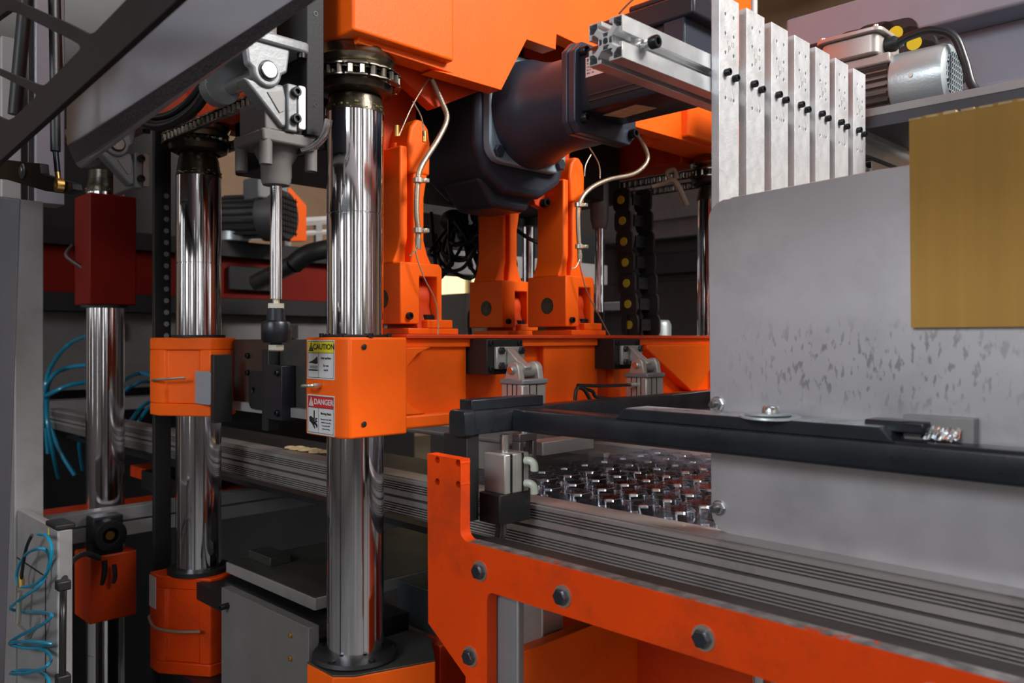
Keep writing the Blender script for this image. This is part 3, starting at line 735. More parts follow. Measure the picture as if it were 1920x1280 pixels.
MB().box(-2.7, .4, 1.262, 1.30, -.232, -.206).box(-2.7, .4, 1.255, 1.27, -.228, -.222).build('profile', 'lgrey', t, .001)
MB().box(-2.7, .4, .80, 1.25, -.30, -.29).build('drip_tray', 'black', t)
t = thing('formed_sheet', 'clear formed plastic sheet with rows of square cups on the conveyor', 'plastic sheet')
MB().box(-1.05, -.10, .795, 1.256, -.2275, -.2270).build('film', 'plastic', t)
b = MB()
def octa(h, c): return [(h, h-c), (h-c, h), (-h+c, h), (-h, h-c), (-h, -h+c), (-h+c, -h), (h-c, -h), (h, -h+c)]
lev = [(.0245, .006, 0), (.0235, .006, .006), (.0185, .007, .025), (.0170, .007, .0275), (.0, 0, .0235)]
vs = []; fs = []
for h, c, z in lev[:-1]: vs += [(x, y, z) for x, y in octa(h, c)]
for k in range(3):
    for i in range(8): j = (i+1) % 8; fs.append((k*8+i, k*8+j, k*8+8+j, k*8+8+i))
fs.append(tuple(range(24, 32))); b.add(vs, fs); CM = b.mesh('cup', 'plastic', False)
bm = bmesh.new(); bm.from_mesh(CM); bmesh.ops.bevel(bm, geom=[e for e in bm.edges if not e.is_boundary], offset=.0011, segments=1, affect='EDGES', profile=.5)
for f in bm.faces:
    if f.calc_area() < 3.4e-5 and min(e.calc_length() for e in f.edges) < .0026: f.material_index = 1
bm.to_mesh(CM); bm.free(); CM.materials.append(M['plastic_fold'])

for j in range(9):
    for i in range(15):
        place(CM, 'cup', t, (-.86+.052*i, .823+.050*j, -.227), (0, 0, 0))

# ================================================================ black tube frame
t = thing('tube_frame', 'black steel tube frame in front of the guard plate with raised pad', 'tube frame')
MB().prism(rrect(-.7635, -.735, -.117, -.0875, .004, 3), 'y', .662, 1.34).build('cross_tube', 'blacktube', t)
MB().prism(rrect(-.765, -.7335, -.1185, -.086, .006, 4), 'y', .655, .672).build('end_plug', 'blacktube', t, .002)
MB().prism(rrect(.7365, .772, -.117, -.0885, .005, 4), 'x', -.735, .36).build('long_tube', 'blacktube', t)
x0 = pY(1170, 780, .7365)[0]; x1 = pY(1650, 800, .7365)[0]; x2 = pY(1720, 800, .7365)[0]
MB().prism([(x0-.012, -.09), (x0, -.0775), (x1, -.0775), (x1+.006, -.083), (x1+.012, -.09)], 'y', .7355, .778).build('raised_pad', 'blacktube', t, .0012)
MB().box(x0+.002, x1-.001, .7375, .777, -.0776, -.0771).build('worn_pad_top', 'padtop', t)
MB().prism([(x1-.02, .752), (x2, .752), (x2+.002, .757), (x2, .777), (x1-.02, .777)], 'z', -.0825, -.0725).build('end_tongue', 'blacktube', t, .0015)
b = MB()
nx, ny = 18, 5; xa, xb = x2-.004, x2+.026; vs = []; fs = []
for j in range(ny):
    for i in range(nx):
        vs.append((xa+(xb-xa)*i/(nx-1)+random.uniform(-.0006, .0006), .757+.008*j/(ny-1), -.0865+.010*j/(ny-1)+random.uniform(-.0015, .0015)))
for j in range(ny-1):
    for i in range(nx-1): a = j*nx+i; fs += [(a, a+1, a+nx+1), (a, a+nx+1, a+nx)]
b.add(vs, fs); b.build('crumpled_foil', 'foil', t, smooth=False)
MB().box(-.764, -.741, .672, .80, -.0875, -.0745).build('top_strip', 'blacktube', t, .001)
MB().box(-.785, -.741, .664, .684, -.222, -.117).build('hanger_plate', 'black', t, .001)
t = thing('washer_bolt', 'bolt head on stacked large washers lying on the black tube pad', 'bolt')
xc = pY(1447, 770, .752)[0]
MB().lathe([(0, 0), (.029, 0), (.0295, .0008), (.029, .0022), (0, .0022)], (xc, .749, -.0775), (.02, -.02, 1), 40).build('large_washer', 'silver', t)
MB().lathe([(0, 0), (.0225, 0), (.0225, .002), (0, .002)], (xc-.003, .750, -.0750), (-.02, .02, 1), 40).build('washer', 'silver', t)
MB().lathe([(0, 0), (.0085, 0), (.0085, .001), (.0078, .0062), (.007, .007), (0, .007)], (xc, .75, -.0730), (0, 0, 1), 24).build('bolt_head', 'steel', t)

# ================================================================ clamping cylinders on the platen beam
t = thing('clamp_cylinder', 'pneumatic cylinder hung from the orange beam, nearest the labelled block', 'pneumatic cylinder', 'pneumatic cylinders on the orange beam')
y0 = .847
MB().box(-.958, -.900, y0, y0+.077, -.054, -.0005).build('mounting_plate', 'black', t, .001)
for yy, zz in ((.008, -.007), (.069, -.007), (.008, -.046)): MB().socket((-.900, y0+yy, zz), (1, 0, 0), .0045, .0025).build('recessed_screw', 'bolt', t)
MB().box(-.900, -.893, y0+.014, y0+.074, -.046, -.012).build('clevis_plate', 'cylalu', t, .0015)
for yy, zz in ((.023, -.018), (.066, -.018), (.023, -.041)): MB().hexa((-.893, y0+yy, zz), (1, 0, 0), .0062, .004).build('hex_screw', 'bluebolt', t)
MB().prism([(-.893, -.014), (-.893, -.040), (-.86, -.054), (-.852, -.042), (-.872, -.03)], 'y', y0+.034, y0+.05).build('rib', 'cylalu', t, .002)
def ear(y): return MB().prism([(-.885, -.064)]+circ(-.866, -.047, .013, 12, math.pi, 0, False)+[(-.850, -.064)], 'y', y, y+.011)
for yy in (.020, .062): ear(y0+yy).build('ear', 'cylalu', t, .0015)
MB().cyl((-.866, y0+.031, -.047), (-.866, y0+.062, -.047), .0105, n=24).build('barrel', 'cylalu', t)
MB().cyl((-.866, y0+.014, -.047), (-.866, y0+.076, -.047), .006, n=16).build('pin', 'steel', t, .001)
MB().box(-.892, -.842, y0+.018, y0+.073, -.068, -.060).build('head_plate', 'cast', t, .002)
MB().box(-.890, -.845, y0+.020, y0+.071, -.125, -.068).build('body', 'cylalu', t, .002)
b = MB()
for d_ in (-.877, -.866, -.857): b.box(d_-.0008, d_+.0008, y0+.0194, y0+.021, -.125, -.068)
for d_ in (.035, .05): b.box(-.8455, -.8444, y0+d_-.0008, y0+d_+.0008, -.125, -.068)
b.build('body_seam', 'black', t)
fin(t)
c2 = dup(t, 0, .309, 0, 'pneumatic cylinder hung from the orange beam, nearest the guard plate')
t = thing('air_hose', 'short black hoses looping behind the black tube on the orange beam', 'hose')
def hx(L, X, r, nm='hose_line', m='blackhose'): return MB().tube([(X, *pX(u, v, X)) for u, v in L], r, 8, 6).build(nm, m, t)
hx([(1083, 722), (1130, 723), (1188, 721)], -.87, .0028)
hx([(1078, 750), (1082, 728), (1095, 730), (1108, 752)], -.868, .0032)
hx([(1082, 726), (1110, 733), (1118, 744), (1150, 748)], -.875, .003)
y, z = pX(1186, 721, -.87); MB().cyl((-.87, y-.008, z), (-.87, y+.006, z), .0055, n=10).build('fitting', 'zinc', t)
# cylinder on the hanger plate
t = thing('stopper_cylinder', 'small pneumatic cylinder above a black foot behind the orange side frame', 'pneumatic cylinder')
MB().box(-.742, -.705, .693, .735, -.188, -.140).build('body', 'cylalu', t, .0015)
MB().box(-.7425, -.704, .702, .705, -.188, -.140).box(-.7425, -.704, .722, .7245, -.188, -.140).build('sensor_groove', 'bolt', t)
MB().box(-.742, -.7045, .684, .738, -.224, -.187).build('foot', 'black', t, .002)
MB().cyl((-.725, .712, -.140), (-.725, .712, -.118), .006, n=14).build('piston_rod', 'steel', t)
for z in (-.150, -.178): MB().tube([(-.705, .728, z), (-.698, .73, z), (-.694, .732, z-.004), (-.694, .733, z-.012)], .005, 10).build('elbow_fitting', 'fitting', t)
for dx in (0, .010): MB().tube([(-.725+dx, .70, -.222), (-.724+dx, .70, -.235), (-.733+dx, .705, -.25), (-.738+dx, .708, -.262)], .0032, 8).build('cable', 'cableclear', t)
t = thing('gripper_clevis', 'small metal fork hanging above the plastic sheet behind the black tube', 'clevis')
x, z = -.842, -.138; y = .868
MB().box(x-.008, x+.008, y-.018, y-.010, z-.045, z-.012).box(x-.008, x+.008, y+.010, y+.018, z-.045, z-.012).box(x-.008, x+.008, y-.018, y+.018, z-.012, z).build('fork', 'dsteel', t, .001)
MB().cyl((x, y-.02, z-.036), (x, y+.02, z-.036), .005, n=12).build('pin', 'steel', t)
MB().cyl((x, y, z), (x, y, z+.03), .006, n=10).build('rod', 'steel', t)
MB().box(-.87, -.835, .90, 1.02, -.175, -.155).build('cross_bar', 'cylalu', t, .001)

# ================================================================ orange side frame
t = thing('machine_side_plate', 'worn orange plate frame with hex bolts in the foreground', 'machine frame')
Yf = .62
def F(u, v): return pY(u, v, Yf)
zt = -.229; xin = F(863, 1000)[0]
zb = -.278; leg1 = F(913, 1200)[0]
L0 = F(801, 850); zt0 = L0[1]
P = [L0, (xin, zt0-.001), (xin, zt-.0+.012)]+circ(xin+.012, zt+.012, .012, 5, math.pi, 1.5*math.pi, False)[1:]+[(.12, zt), (.12, zb)]
hx0 = F(978, 1129)
P += [(hx0[0], zb)]+[(leg1+.008, zb), (leg1+.002, zb-.003), (leg1, zb-.010), (leg1, -.46)]
P += [F(880, 1300)[0:1]+(-.46,) if False else (F(872, 1268)[0]-.0, -.46), F(873, 1268), F(803, 1168)]
holes = [circ(*F(u, v), .0042, 10) for u, v in ((820, 862), (859, 868), (820, 903), (859, 908))]
MB().prism(P, 'y', Yf, Yf+.015, holes).build('frame_plate', 'orange_worn', t, .0015)
MB().box(xin+.014, .12, Yf+.0005, Yf+.0145, zt-.0002, zt+.0008).build('worn_top_edge', 'edge', t)
for u, v, r in ((901, 1070, 1), (1056, 1117, 1), (1320, 1195, 1), (1750, 1310, 1), (883, 1230, 1)):
    x, z = F(u, v)
    MB().lathe([(0, 0), (.0112, 0), (.0112, .0016), (0, .0016)], (x, Yf, z), (0, -1, 0), 28).build('washer', 'zinc', t)
    MB().hexa((x, Yf-.0016, z), (0, -1, 0), .0088, .0062).build('hex_bolt', 'bluebolt', t, .0005)
MB().box(-.70, .12, Yf+.015, .668, -.262, zt-.003).build('backing_tube', 'rust', t, .002)
t = thing('frame_post', 'light grey square post behind the orange side frame', 'post')
x0 = pY(927, 1200, .64)[0]; x1 = pY(975, 1200, .64)[0]
MB().box(x0, x1, .637, .647, -1.33, -.2625).build('post_tube', 'cast', t, .002)
MB().box(x0-.03, x1+.03, .62, .73, FZ, -1.33).build('foot_plate', 'cast', t, .002)
t = thing('lower_beam', 'bright orange lower beam seen behind the grey post', 'beam')
MB().box(-.77, -.75, .72, 1.5, -.62, -.410).build('web_plate', 'orange', t, .001)
MB().box(-.76, -.10, 1.02, 1.04, -.62, -.395).build('cross_plate', 'orange_dark', t, .001)
MB().box(-.80, -.76, .72, 1.5, FZ, -.62).build('leg_plate', 'orange_dark', t, .001)
t = thing('lift_cylinder', 'grey pneumatic cylinder with chrome rod behind the orange frame opening', 'pneumatic cylinder')
x, y = -.80, .86
MB().box(x-.022, x+.022, y-.022, y+.022, -.60, -.372).build('body', 'cylalu', t, .002)
MB().box(x-.024, x+.024, y-.024, y+.024, -.372, -.362).build('head_plate', 'cast', t, .002)
MB().cyl((x, y, -.362), (x, y, -.28), .009, n=20).build('piston_rod', 'chrome', t)
MB().tube([(x+.022, y, -.38), (x+.05, y, -.37), (x+.06, y+.04, -.33), (x+.05, y+.1, -.30)], .004, 8).build('hose', 'blackhose', t)
t = thing('chrome_rod', 'thin chrome rods under the orange side frame at the bottom right', 'rod')
for dx in (0, .022): MB().cyl((-.43+dx, .80, -1.0), (-.43+dx, .80, -.28), .008, n=20).build('rod', 'chrome', t)
MB().box(-.60, -.30, .78, .9, FZ, -1.0).build('base', 'rust', t)

# ================================================================ lower platen
t = thing('lower_platen', 'lower orange press platen at the foot of the front chrome column', 'press platen')
P = [(-1.045, .611), (-.985, .585), (-.905, .63), (-.905, .76), (-1.045, .76)]
P = [(-1.0, .600), (-.935, .600), (-.915, .62), (-.88, .73), (-.95, .78), (-1.0, .78)]
MB().prism(P, 'z', -.60, -.447).build('corner_block', 'orange', t, .002)
MB().prism(P, 'z', -.447, -.4445).build('machined_top', 'dgplate', t, .001)
MB().lathe([(.0396, 0), (.058, 0), (.060, .003), (.058, .008), (.047, .010), (.0396, .010)], (-.971, .66, -.4445), (0, 0, 1), 48).build('wiper_ring', 'rubber', t)
for a in (210, 290, 350, 60): MB().cyl((-.971+.053*math.cos(math.radians(a)), .66+.053*math.sin(math.radians(a)), -.437), (-.971+.053*math.cos(math.radians(a)), .66+.053*math.sin(math.radians(a)), -.433), .0045, n=10).build('screw_head', 'bolt', t)
MB().box(-1.289, -1.02, .615, .632, -.60, -.407).build('side_panel', 'shadegrey', t, .001)
MB().box(-1.42, -1.03, .632, .80, -.46, -.43).build('side_shelf', 'black', t)
MB().box(-.98, -.93, .78, 1.6, -.60, -.452).build('front_beam', 'orange_dark', t, .002)
for u, v in ((546, 1190), (546, 1234)):
    x, z = pY(u, v, .615); MB().socket((x, .615, z), (0, -1, 0), .004, .003).build('panel_screw', 'brass', t)
x, z = pY(428, 1135, .615); MB().socket((x, .615, z), (0, -1, 0), .005, .014).build('panel_bolt', 'bolt', t)
g = left_block(-.60, -.425, t, 'orange_worn')
MB().lathe([(.0396, 0), (.054, 0), (.054, .008), (.0396, .008)], (-1.474, .66, -.425), (0, 0, 1), 40).build('wiper_ring', 'rubber', g)
b = MB().box(-1.5295, -1.5005, .5922, .5934, -.487, -.430); s = b.build('data_label', 'white', g)
x, z = pY(298, 1150, .605)
MB().tube([(x, .590, z), (x+.012, .583, z), (x+.035, .585, z-.012), (x+.07, .608, z-.016), (x+.105, .636, z-.014)], .0027, 8).build('grease_pipe', 'hose', g)
MB().box(-1.55, -.93, .62, 1.6, -1.32, -.60).build('base', 'black', t)
MB().box(-1.40, -.95, 1.55, 1.60, -.60, -.45).build('rear_beam', 'dgplate', t)
t = thing('tool_plate', 'oily grey tool plate lying inside the press between the columns', 'tool plate')
MB().box(-1.407, -1.112, .682, 1.25, -.420, -.400).build('plate', 'dgplate', t, .0015)
MB().box(-1.407, -1.112, .6805, .6825, -.4192, -.4008).box(-1.1125, -1.1105, .682, 1.25, -.4192, -.4008).build('machined_edge', 'cylalu', t, .0004)
MB().box(-1.40, -1.32, .72, .76, -.400, -.385).build('clamp_strip', 'dgplate', t, .001)
t = thing('tool_block', 'dark blue-grey block beside the front chrome column, under the rail', 'block')
MB().box(-1.06, -.955, .80, 1.02, -.4515, -.385).build('block', 'flange_dark', t, .0015)
t = thing('tool_riser', 'pale machined bar behind the tool plate', 'bar')
MB().box(-1.40, -1.0, 1.27, 1.30, -.40, -.335).build('bar', 'cylalu', t, .001)
MB().box(-1.03, -.99, 1.24, 1.27, -.40, -.22).build('upright', 'cylalu', t, .001)
# ================================================================ upper left: brackets, vertical cylinders
t = thing('cylinder_bracket', 'cast grey clevis bracket with bright pivot pin, left of the front chrome column', 'bracket', 'clevis brackets on the slide bars')
def cheek(x, m):
    return MB().prism([(.474, .366), (.478, .335)]+circ(.504, .330, .019, 14, math.pi, 2*math.pi, False)+[(.531, .335), (.535, .366)], 'x', x-.014, x)
cheek(-.93, 0).build('clevis_cheek', 'cast', t, .003, 3)
MB().prism([(.455, .366), (.470, .33)]+circ(.492, .330, .024, 14, math.pi, 2*math.pi, False)+[(.520, .335), (.535, .366)], 'x', -1.046, -1.026).build('clevis_cheek', 'cast', t, .004, 3)
MB().cyl((-1.05, .504, .331), (-.925, .504, .331), .0105, n=28).build('pivot_pin', 'steel', t, .001)
MB().ring((-.9298, .504, .331), (1, 0, 0), .0105, .0125, .0015).build('retaining_ring', 'bolt', t)
MB().prism(rrect(-1.05, -.925, .462, .562, .008, 3), 'z', .364, .378).build('flange_slab', 'cast', t, .003)
MB().cyl((-.932, .552, .358), (-.932, .552, .364), .006, n=12).build('slab_screw', 'bolt', t)
b = MB().prism([(.474, .318), (.497, .316), (.528, .320), (.534, .300), (.534, .268), (.526, .266)], 'x', -.96, -.935); b.build('gusset', 'cast', t, .003)
MB().prism([(.505, .306), (.527, .312), (.529, .287), (.522, .283)], 'x', -.936, -.9335).build('gusset_pocket', 'mgpaint', t, .0005)
MB().box(-1.03, -.930, .531, .545, .262, .322).build('bolt_plate', 'cast', t, .002)
MB().prism(rrect(.545, .556, .266, .322, .003), 'x', -1.0, -.928).build('slide_pad', 'cylalu', t, .001)
for z in (.312, .278): MB().socket((-.930, .541, z), (1, 0, 0), .0062, .007).build('socket_bolt', 'bolt', t)
fin(t)
dup(t, -.505, 0, -.006, 'cast grey clevis bracket further back, above the dark red block')
t = thing('slide_bar', 'black vertical slide bar directly left of the front chrome column', 'slide bar', 'vertical slide bars')
MB().box(-1.01, -.93, .558, .5835, .262, 1.1).build('bar', 'ladder', t, .001)
MB().box(-1.02, -.945, .5575, .5605, .24, .30).build('wear_plate', 'dsteel', t)
b = MB()
for z in (.302, .42): b.ring((-.9305, .571, z), (1, 0, 0), .002, .0032, .001, 14)
b.build('screw_hole', 'bolt', t)
t = thing('slide_bar', 'full-height black drilled bar beside the chrome column left of the front one', 'slide bar', 'vertical slide bars')
MB().box(-1.572, -1.560, .614, .645, -1.3, .6).build('bar', 'black', t, .001)
b = MB()
for i in range(14): b.cyl((-1.5602, .636, .02-.022*i+.25), (-1.5595, .636, .02-.022*i+.25), .005, n=10)
b.build('drilled_hole', 'mgpaint', t)
t = thing('air_cylinder', 'grey cylinder tube above the pivot bracket, left of the slide bar', 'cylinder')
MB().cyl((-.985, .512, .378), (-.985, .512, .8), .030, n=40).cyl((-.985, .512, .378), (-.985, .512, .39), .034, n=40).build('cylinder_tube', 'cylalu', t, .001)
MB().box(-1.04, -1.005, .50, .54, .378, .8).build('side_profile', 'cylalu', t, .001)
t = thing('vertical_cylinder', 'vertical cylinder with chrome piston rod and black coupling over the dark platen side', 'cylinder')
cx, cy_ = -.975, .540
MB().box(cx-.040, cx+.040, cy_-.040, cy_+.040, .246, .262).build('end_cap', 'shadegrey', t, .003)
MB().box(cx-.034, cx+.034, cy_-.034, cy_+.034, .262, .30).build('body', 'shadegrey', t, .002)
for sx in (-1, 1):
    for sy in (-1, 1): MB().cyl((cx+sx*.032, cy_+sy*.032, .218), (cx+sx*.032, cy_+sy*.032, .262), .008, n=16).build('tie_rod', 'shadegrey', t)
MB().lathe([(0, .20), (.017, .20), (.019, .205), (.020, .228), (.024, .234), (.030, .246), (.030, .262), (0, .262)], (cx, cy_, 0), (0, 0, 1), 32).build('gland', 'shadegrey', t)
MB().cyl((cx, cy_, .200), (cx, cy_, .052), .0078, n=28).build('piston_rod', 'chrome', t)
MB().cyl((cx, cy_, .052), (cx, cy_, .04), .0045, n=12).hexa((cx, cy_, .046), (0, 0, -1), .0115, .008).build('lock_nut', 'zinc', t)
MB().lathe([(0, .040), (.011, .040), (.012, .024), (.0175, .022), (.019, .018), (.019, -.001), (.0165, -.005), (.008, -.005), (.008, -.010), (0, -.010)], (cx, cy_, 0), (0, 0, 1), 36).build('coupling', 'bolt', t)
MB().hexa((cx, cy_, -.008), (0, 0, -1), .011, .008).build('stud_nut', 'zinc', t)
MB().tube([(cx+.03, cy_+.02, .245), (cx+.045, cy_+.03, .250), (cx+.062, cy_+.034, .262), (cx+.068, cy_+.036, .28)], .0055, 10).build('elbow_pipe', 'steel', t)

# the grey beam slanting out of the picture
t = thing('guard_beam', 'smooth grey beam running out of the picture at the top left', 'beam')
def skew(b, x0, y0, k): b.v = [(x, y+(x-x0)*k, z) for x, y, z in b.v]; return b
b = MB().prism([(.388, .287), (.3895, .281), (.401, .256), (.4045, .2525), (.411, .252), (.411, .352), (.388, .352)], 'x', -1.309, -.1)
b.v = [(x, y, z+(.05 if z < .27 else 0)*(x+1.309)/1.0) for x, y, z in b.v]
skew(b, -1.309, 0, -.052).build('beam_tube', 'beam', t, .005, 3)

t = thing('black_hose', 'thick black hoses sagging under the grey beam beside the orange side', 'hose')
MB().tube([pD(402, 120, 1.26), pD(392, 160, 1.28), pD(368, 200, 1.30), pD(330, 228, 1.33), pD(290, 236, 1.36), pD(258, 222, 1.38)], .0085, 12, 8).tube([pD(388, 120, 1.28), pD(380, 155, 1.3), pD(352, 192, 1.32), pD(318, 215, 1.35), pD(280, 222, 1.38)], .0065, 10, 8).build('hose_pair', 'blackhose', t)
# dark ladder-like plate
t = thing('guard_lattice', 'dark grey cut-out plate with rounded slots, nearest at the top left', 'machine guard')
Yl = .25; S = 2.977
def L(px, py): return pY(px/S, py/S, Yl)
outer = [L(-420, -260), L(1180, -190), L(990, 0), L(40, 862), L(-250, 1130), L(-420, 1130)]
A_ = [L(60, -120), L(80, 0), L(370, 128), L(475, 182), L(500, 188), L(525, 180), L(700, 0), L(830, -130)]
B_ = [L(90, 70), L(400, 225), L(440, 250), L(445, 272), L(430, 292), L(270, 455), L(245, 474), L(215, 474), L(-20, 378), L(-180, 310), L(-100, 160), L(40, 60)]
C_ = [L(-160, 345), L(80, 462), L(185, 515), L(198, 530), L(192, 545), L(75, 655), L(50, 668), L(20, 664), L(-160, 585)]
MB().prism(outer, 'y', Yl, Yl+.006, [A_, B_, C_]).build('slotted_plate', 'ladder', t, .0006)
t = thing('hinge_lever', 'dark lever plate with a washer bolt at the left edge', 'lever')
Yb = .33
P = [pY(u, v, Yb) for u, v in ((-60, 292), (8, 299), (73, 306), (75, 325), (134, 343), (136, 355), (120, 363), (84, 358), (10, 336), (-60, 330))]
MB().prism(P, 'y', Yb, Yb+.012).build('lever_plate', 'ladder', t, .001)
x, z = pY(43, 321, Yb); MB().ring((x, Yb, z), (0, -1, 0), .004, .0105, .002).cyl((x, Yb, z), (x, Yb-.004, z), .0055, n=16).build('washer_bolt', 'cast', t)
t = thing('gas_spring', 'slim black gas spring with brass ball joint, hanging behind the lattice plate', 'gas spring')
p0 = Vector((*pY(100, -60, Yb-.006)[:1], Yb-.006, pY(100, -60, Yb)[1])); p1 = Vector((pY(114, 285, Yb)[0], Yb-.006, pY(114, 285, Yb)[1])); p2 = Vector((pY(118, 325, Yb)[0], Yb-.006, pY(118, 325, Yb)[1])); p3 = Vector((pY(121, 348, Yb)[0], Yb-.006, pY(121, 348, Yb)[1]))
MB().cyl(p0, p1, .0058, n=18).build('spring_tube', 'black', t)
MB().cyl(p1, p2, .0035, n=12).build('spring_rod', 'bolt', t)
MB().cyl(p2, p3, .0034, n=12).ring(p3+Vector((0, -.004, 0)), (0, 1, 0), .004, .0085, .008).build('ball_joint', 'brass', t)

def sq(u0, u1, d, k=1.0):
    w = (u1-u0)*d/1540/R2*k; c = pD((u0+u1)/2, 635, d); return c[0]-w/2, c[0]+w/2, c[1]-w/2, c[1]+w/2
def zz(v, d): return (635-v)/1540*d
def post(name, label, cat, u0, u1, v0, v1, d, m, bev=.002, z0=None, extra=None):
    t = thing(name, label, cat); x0, x1, y0, y1 = sq(u0, u1, d)
    MB().box(x0, x1, y0, y1, zz(v1, d) if z0 is None else z0, zz(v0, d)).build('post_body', m, t, bev); return t, (x0, x1, y0, y1)
t, q = post('frame_post', 'dark grey post cut by the left edge of the picture', 'post', -60, 40, 372, 0, .85, 'darkpost', z0=FZ)
for v in CH(t)[0].data.vertices: k_ = (v.co.z-zz(372, .85))*.024; v.co.x += k_; v.co.y += k_
t, q = post('frame_post', 'light grey upright post at the left, below the lever', 'post', 14, 82, 378, 970, 1.45, 'mgpaint', z0=FZ)  # light grey post given a darker paint in place of shade
t, q = post('aluminium_post', 'pale aluminium upright behind the lattice plate', 'post', 52, 122, -120, 385, 1.62, 'beam')
MB().box(q[0]+.01, q[1]-.01, q[2]-.0012, q[2], zz(385, 1.62), zz(-120, 1.62)).build('slot_line', 'ladder', t)
post('aluminium_post', 'light aluminium upright at the far upper left corner', 'post', -6, 40, 75, 240, 1.9, 'lgrey', z0=-.2)
t = thing('black_strut', 'black slanting strut behind the lattice plate', 'strut')
MB().tube([pD(50, -20, 1.5), pD(28, 215, 1.5)], .012, 12, 1).build('strut_tube', 'black', t)
t = thing('black_pipe', 'black upright pipe behind the lattice plate', 'pipe')
MB().tube([pD(100, -60, 1.4), pD(108, 190, 1.4)], .010, 12, 1).build('pipe', 'black', t)
# lower-left cabinet with its fittings
d = 1.25
t = thing('side_cabinet', 'light grey cabinet column at the lower left under the posts', 'cabinet')
a0 = pD(15, 970, 1.3); a1 = pD(112, 970, 1.3)
Yc = .40
x0 = pY(-40, 970, Yc)[0]; x1 = pY(96, 970, Yc)[0]
z1 = pY(60, 968, Yc)[1]
MB().box(x0, x1, Yc, Yc+.014, FZ, z1).build('body', 'mgpaint', t, .002)
MB().box(x0, x1-.02, Yc-.001, Yc, z1-.085, z1-.083).box(x1-.028, x1-.026, Yc-.001, Yc, FZ, z1-.083).build('panel_joint', 'ladder', t)
x2 = pY(113, 970, Yc)[0]
MB().box(x1, x2, Yc-.004, Yc+.018, FZ, z1+.002).build('front_profile', 'mgpaint', t, .003)
MB().box(x1-.005, x2+.003, Yc-.007, Yc+.021, z1+.002, z1+.010).build('profile_cap', 'rubber', t, .002)
MB().box(x1-.012, x1-.003, Yc-.0012, Yc, z1-.018, z1-.004).build('yellow_sticker', 'yellow', t)
t = thing('coiled_air_hose', 'blue coiled air hose hanging on the light grey cabinet', 'air hose')
pts = [(72, 1000), (60, 1003), (50, 1030), (44, 1060)]
Yh = Yc-.02
def hp(u, v, dy=0): x, z = pY(u, v, Yh+dy); return (x, Yh+dy, z)
C = [(72, 1001, 0), (88, 1005, 0), (97, 1030, 0), (90, 1070, 0), (70, 1092, .0), (50, 1100, 0), (34, 1095, 0), (32, 1070, 0), (48, 1040, 0), (72, 1028, -.01), (90, 1035, 0), (92, 1060, .012), (76, 1095, 0), (50, 1115, -.008),
     (30, 1130, 0), (20, 1140, 0), (38, 1146, .012), (75, 1147, 0), (97, 1153, -.012), (80, 1170, -.015), (40, 1190, -.01), (18, 1205, 0), (35, 1212, .012), (75, 1211, .01), (98, 1207, 0), (70, 1203, -.012), (35, 1203, -.015), (22, 1206, -.008),
     (45, 1214, 0), (78, 1216, .008), (96, 1232, 0), (85, 1250, -.012), (50, 1262, -.012), (20, 1262, 0), (35, 1256, .012), (70, 1258, .01), (90, 1272, 0), (94, 1300, 0)]
MB().tube([hp(*c) for c in C], .0026, 8, 5).build('coiled_tube', 'blue', t)
MB().tube([hp(60, 1003), hp(50, 1025), hp(43, 1060), hp(40, 1085)], .0026, 8, 5).build('straight_tube', 'blackhose', t)
MB().cyl(hp(39, 1080), hp(40, 1100), .0048, n=10).build('coupling', 'brass', t)
t = thing('blow_gun_holder', 'bright metal holder bolted on the light grey cabinet behind the coil', 'holder')
MB().cyl(hp(37, 1108), hp(34, 1168), .0042, n=12).build('spout', 'zinc', t)
p = hp(30, 1170, .015); MB().box(p[0], p[0]+.05, Yc-.006, Yc, p[2]-.022, p[2]).build('plate', 'mgpaint', t, .001)
MB().tube([hp(74, 1155), hp(70, 1170), hp(60, 1185), hp(55, 1195)], .0035, 8).build('lever', 'zinc', t)
t = thing('black_cable', 'black cable arching over the cabinet profile and down', 'cable')
MB().tube([pD(186, 1046, 1.45), pD(160, 1038, 1.4), pD(135, 1052, 1.33), pD(121, 1085, 1.26), pD(118, 1150, 1.2), pD(117, 1300, 1.2)], .0048, 10, 8).build('cable', 'blackhose', t)
for v in (1096, 1272): p = pD(118, v, 1.2); MB().box(p[0]-.009, p[0]+.009, p[1]-.009, p[1]+.009, p[2]-.007, p[2]+.007).build('cable_clip', 'black', t, .002)

# ---- blocks on the third column
t = thing('red_block', 'dark red block high on the leftmost chrome column', 'block')
z0, z1 = .075, .318
MB().prism([(-2.005, .611), (-1.905, .611), (-1.905, .71), (-2.005, .71)], 'z', z0, z1).build('block', 'red', t, .003)
MB().cyl((-1.955, .66, z0-.006), (-1.955, .66, z0), .05, n=32).build('seal_ring', 'black', t)
MB().tube([pD(158, 505, 1.82), pD(125, 480, 1.82), pD(135, 460, 1.84)], .004, 8).build('small_pipe', 'dsteel', t)
t = thing('red_block', 'dark red block low on the leftmost chrome column', 'block')
MB().prism([(-2.005, .611), (-1.905, .611), (-1.905, .71), (-2.005, .71)], 'z', -.62, -.475).build('block', 'orange_dark', t, .003)
MB().tube([pD(196, 1050, 1.8), pD(196, 1075, 1.8), pD(190, 1095, 1.8)], .006, 8).build('u_lug', 'black', t)
MB().tube([pD(214, 1058, 1.8), pD(216, 1080, 1.8), pD(212, 1092, 1.8)], .005, 8).build('u_lug', 'black', t)
t = thing('bearing_block', 'black bearing housing under the left aluminium cross profile', 'bearing')
p = pD(186, 1003, 1.7)
MB().box(p[0]-.05, p[0]-.005, p[1]-.01, p[1]+.05, p[2]-.045, p[2]+.035).build('housing', 'black', t, .003)
MB().ring((p[0]-.004, p[1]+.015, p[2]), (1, 0, 0), .016, .032, .03).build('race', 'ladder', t, .002)
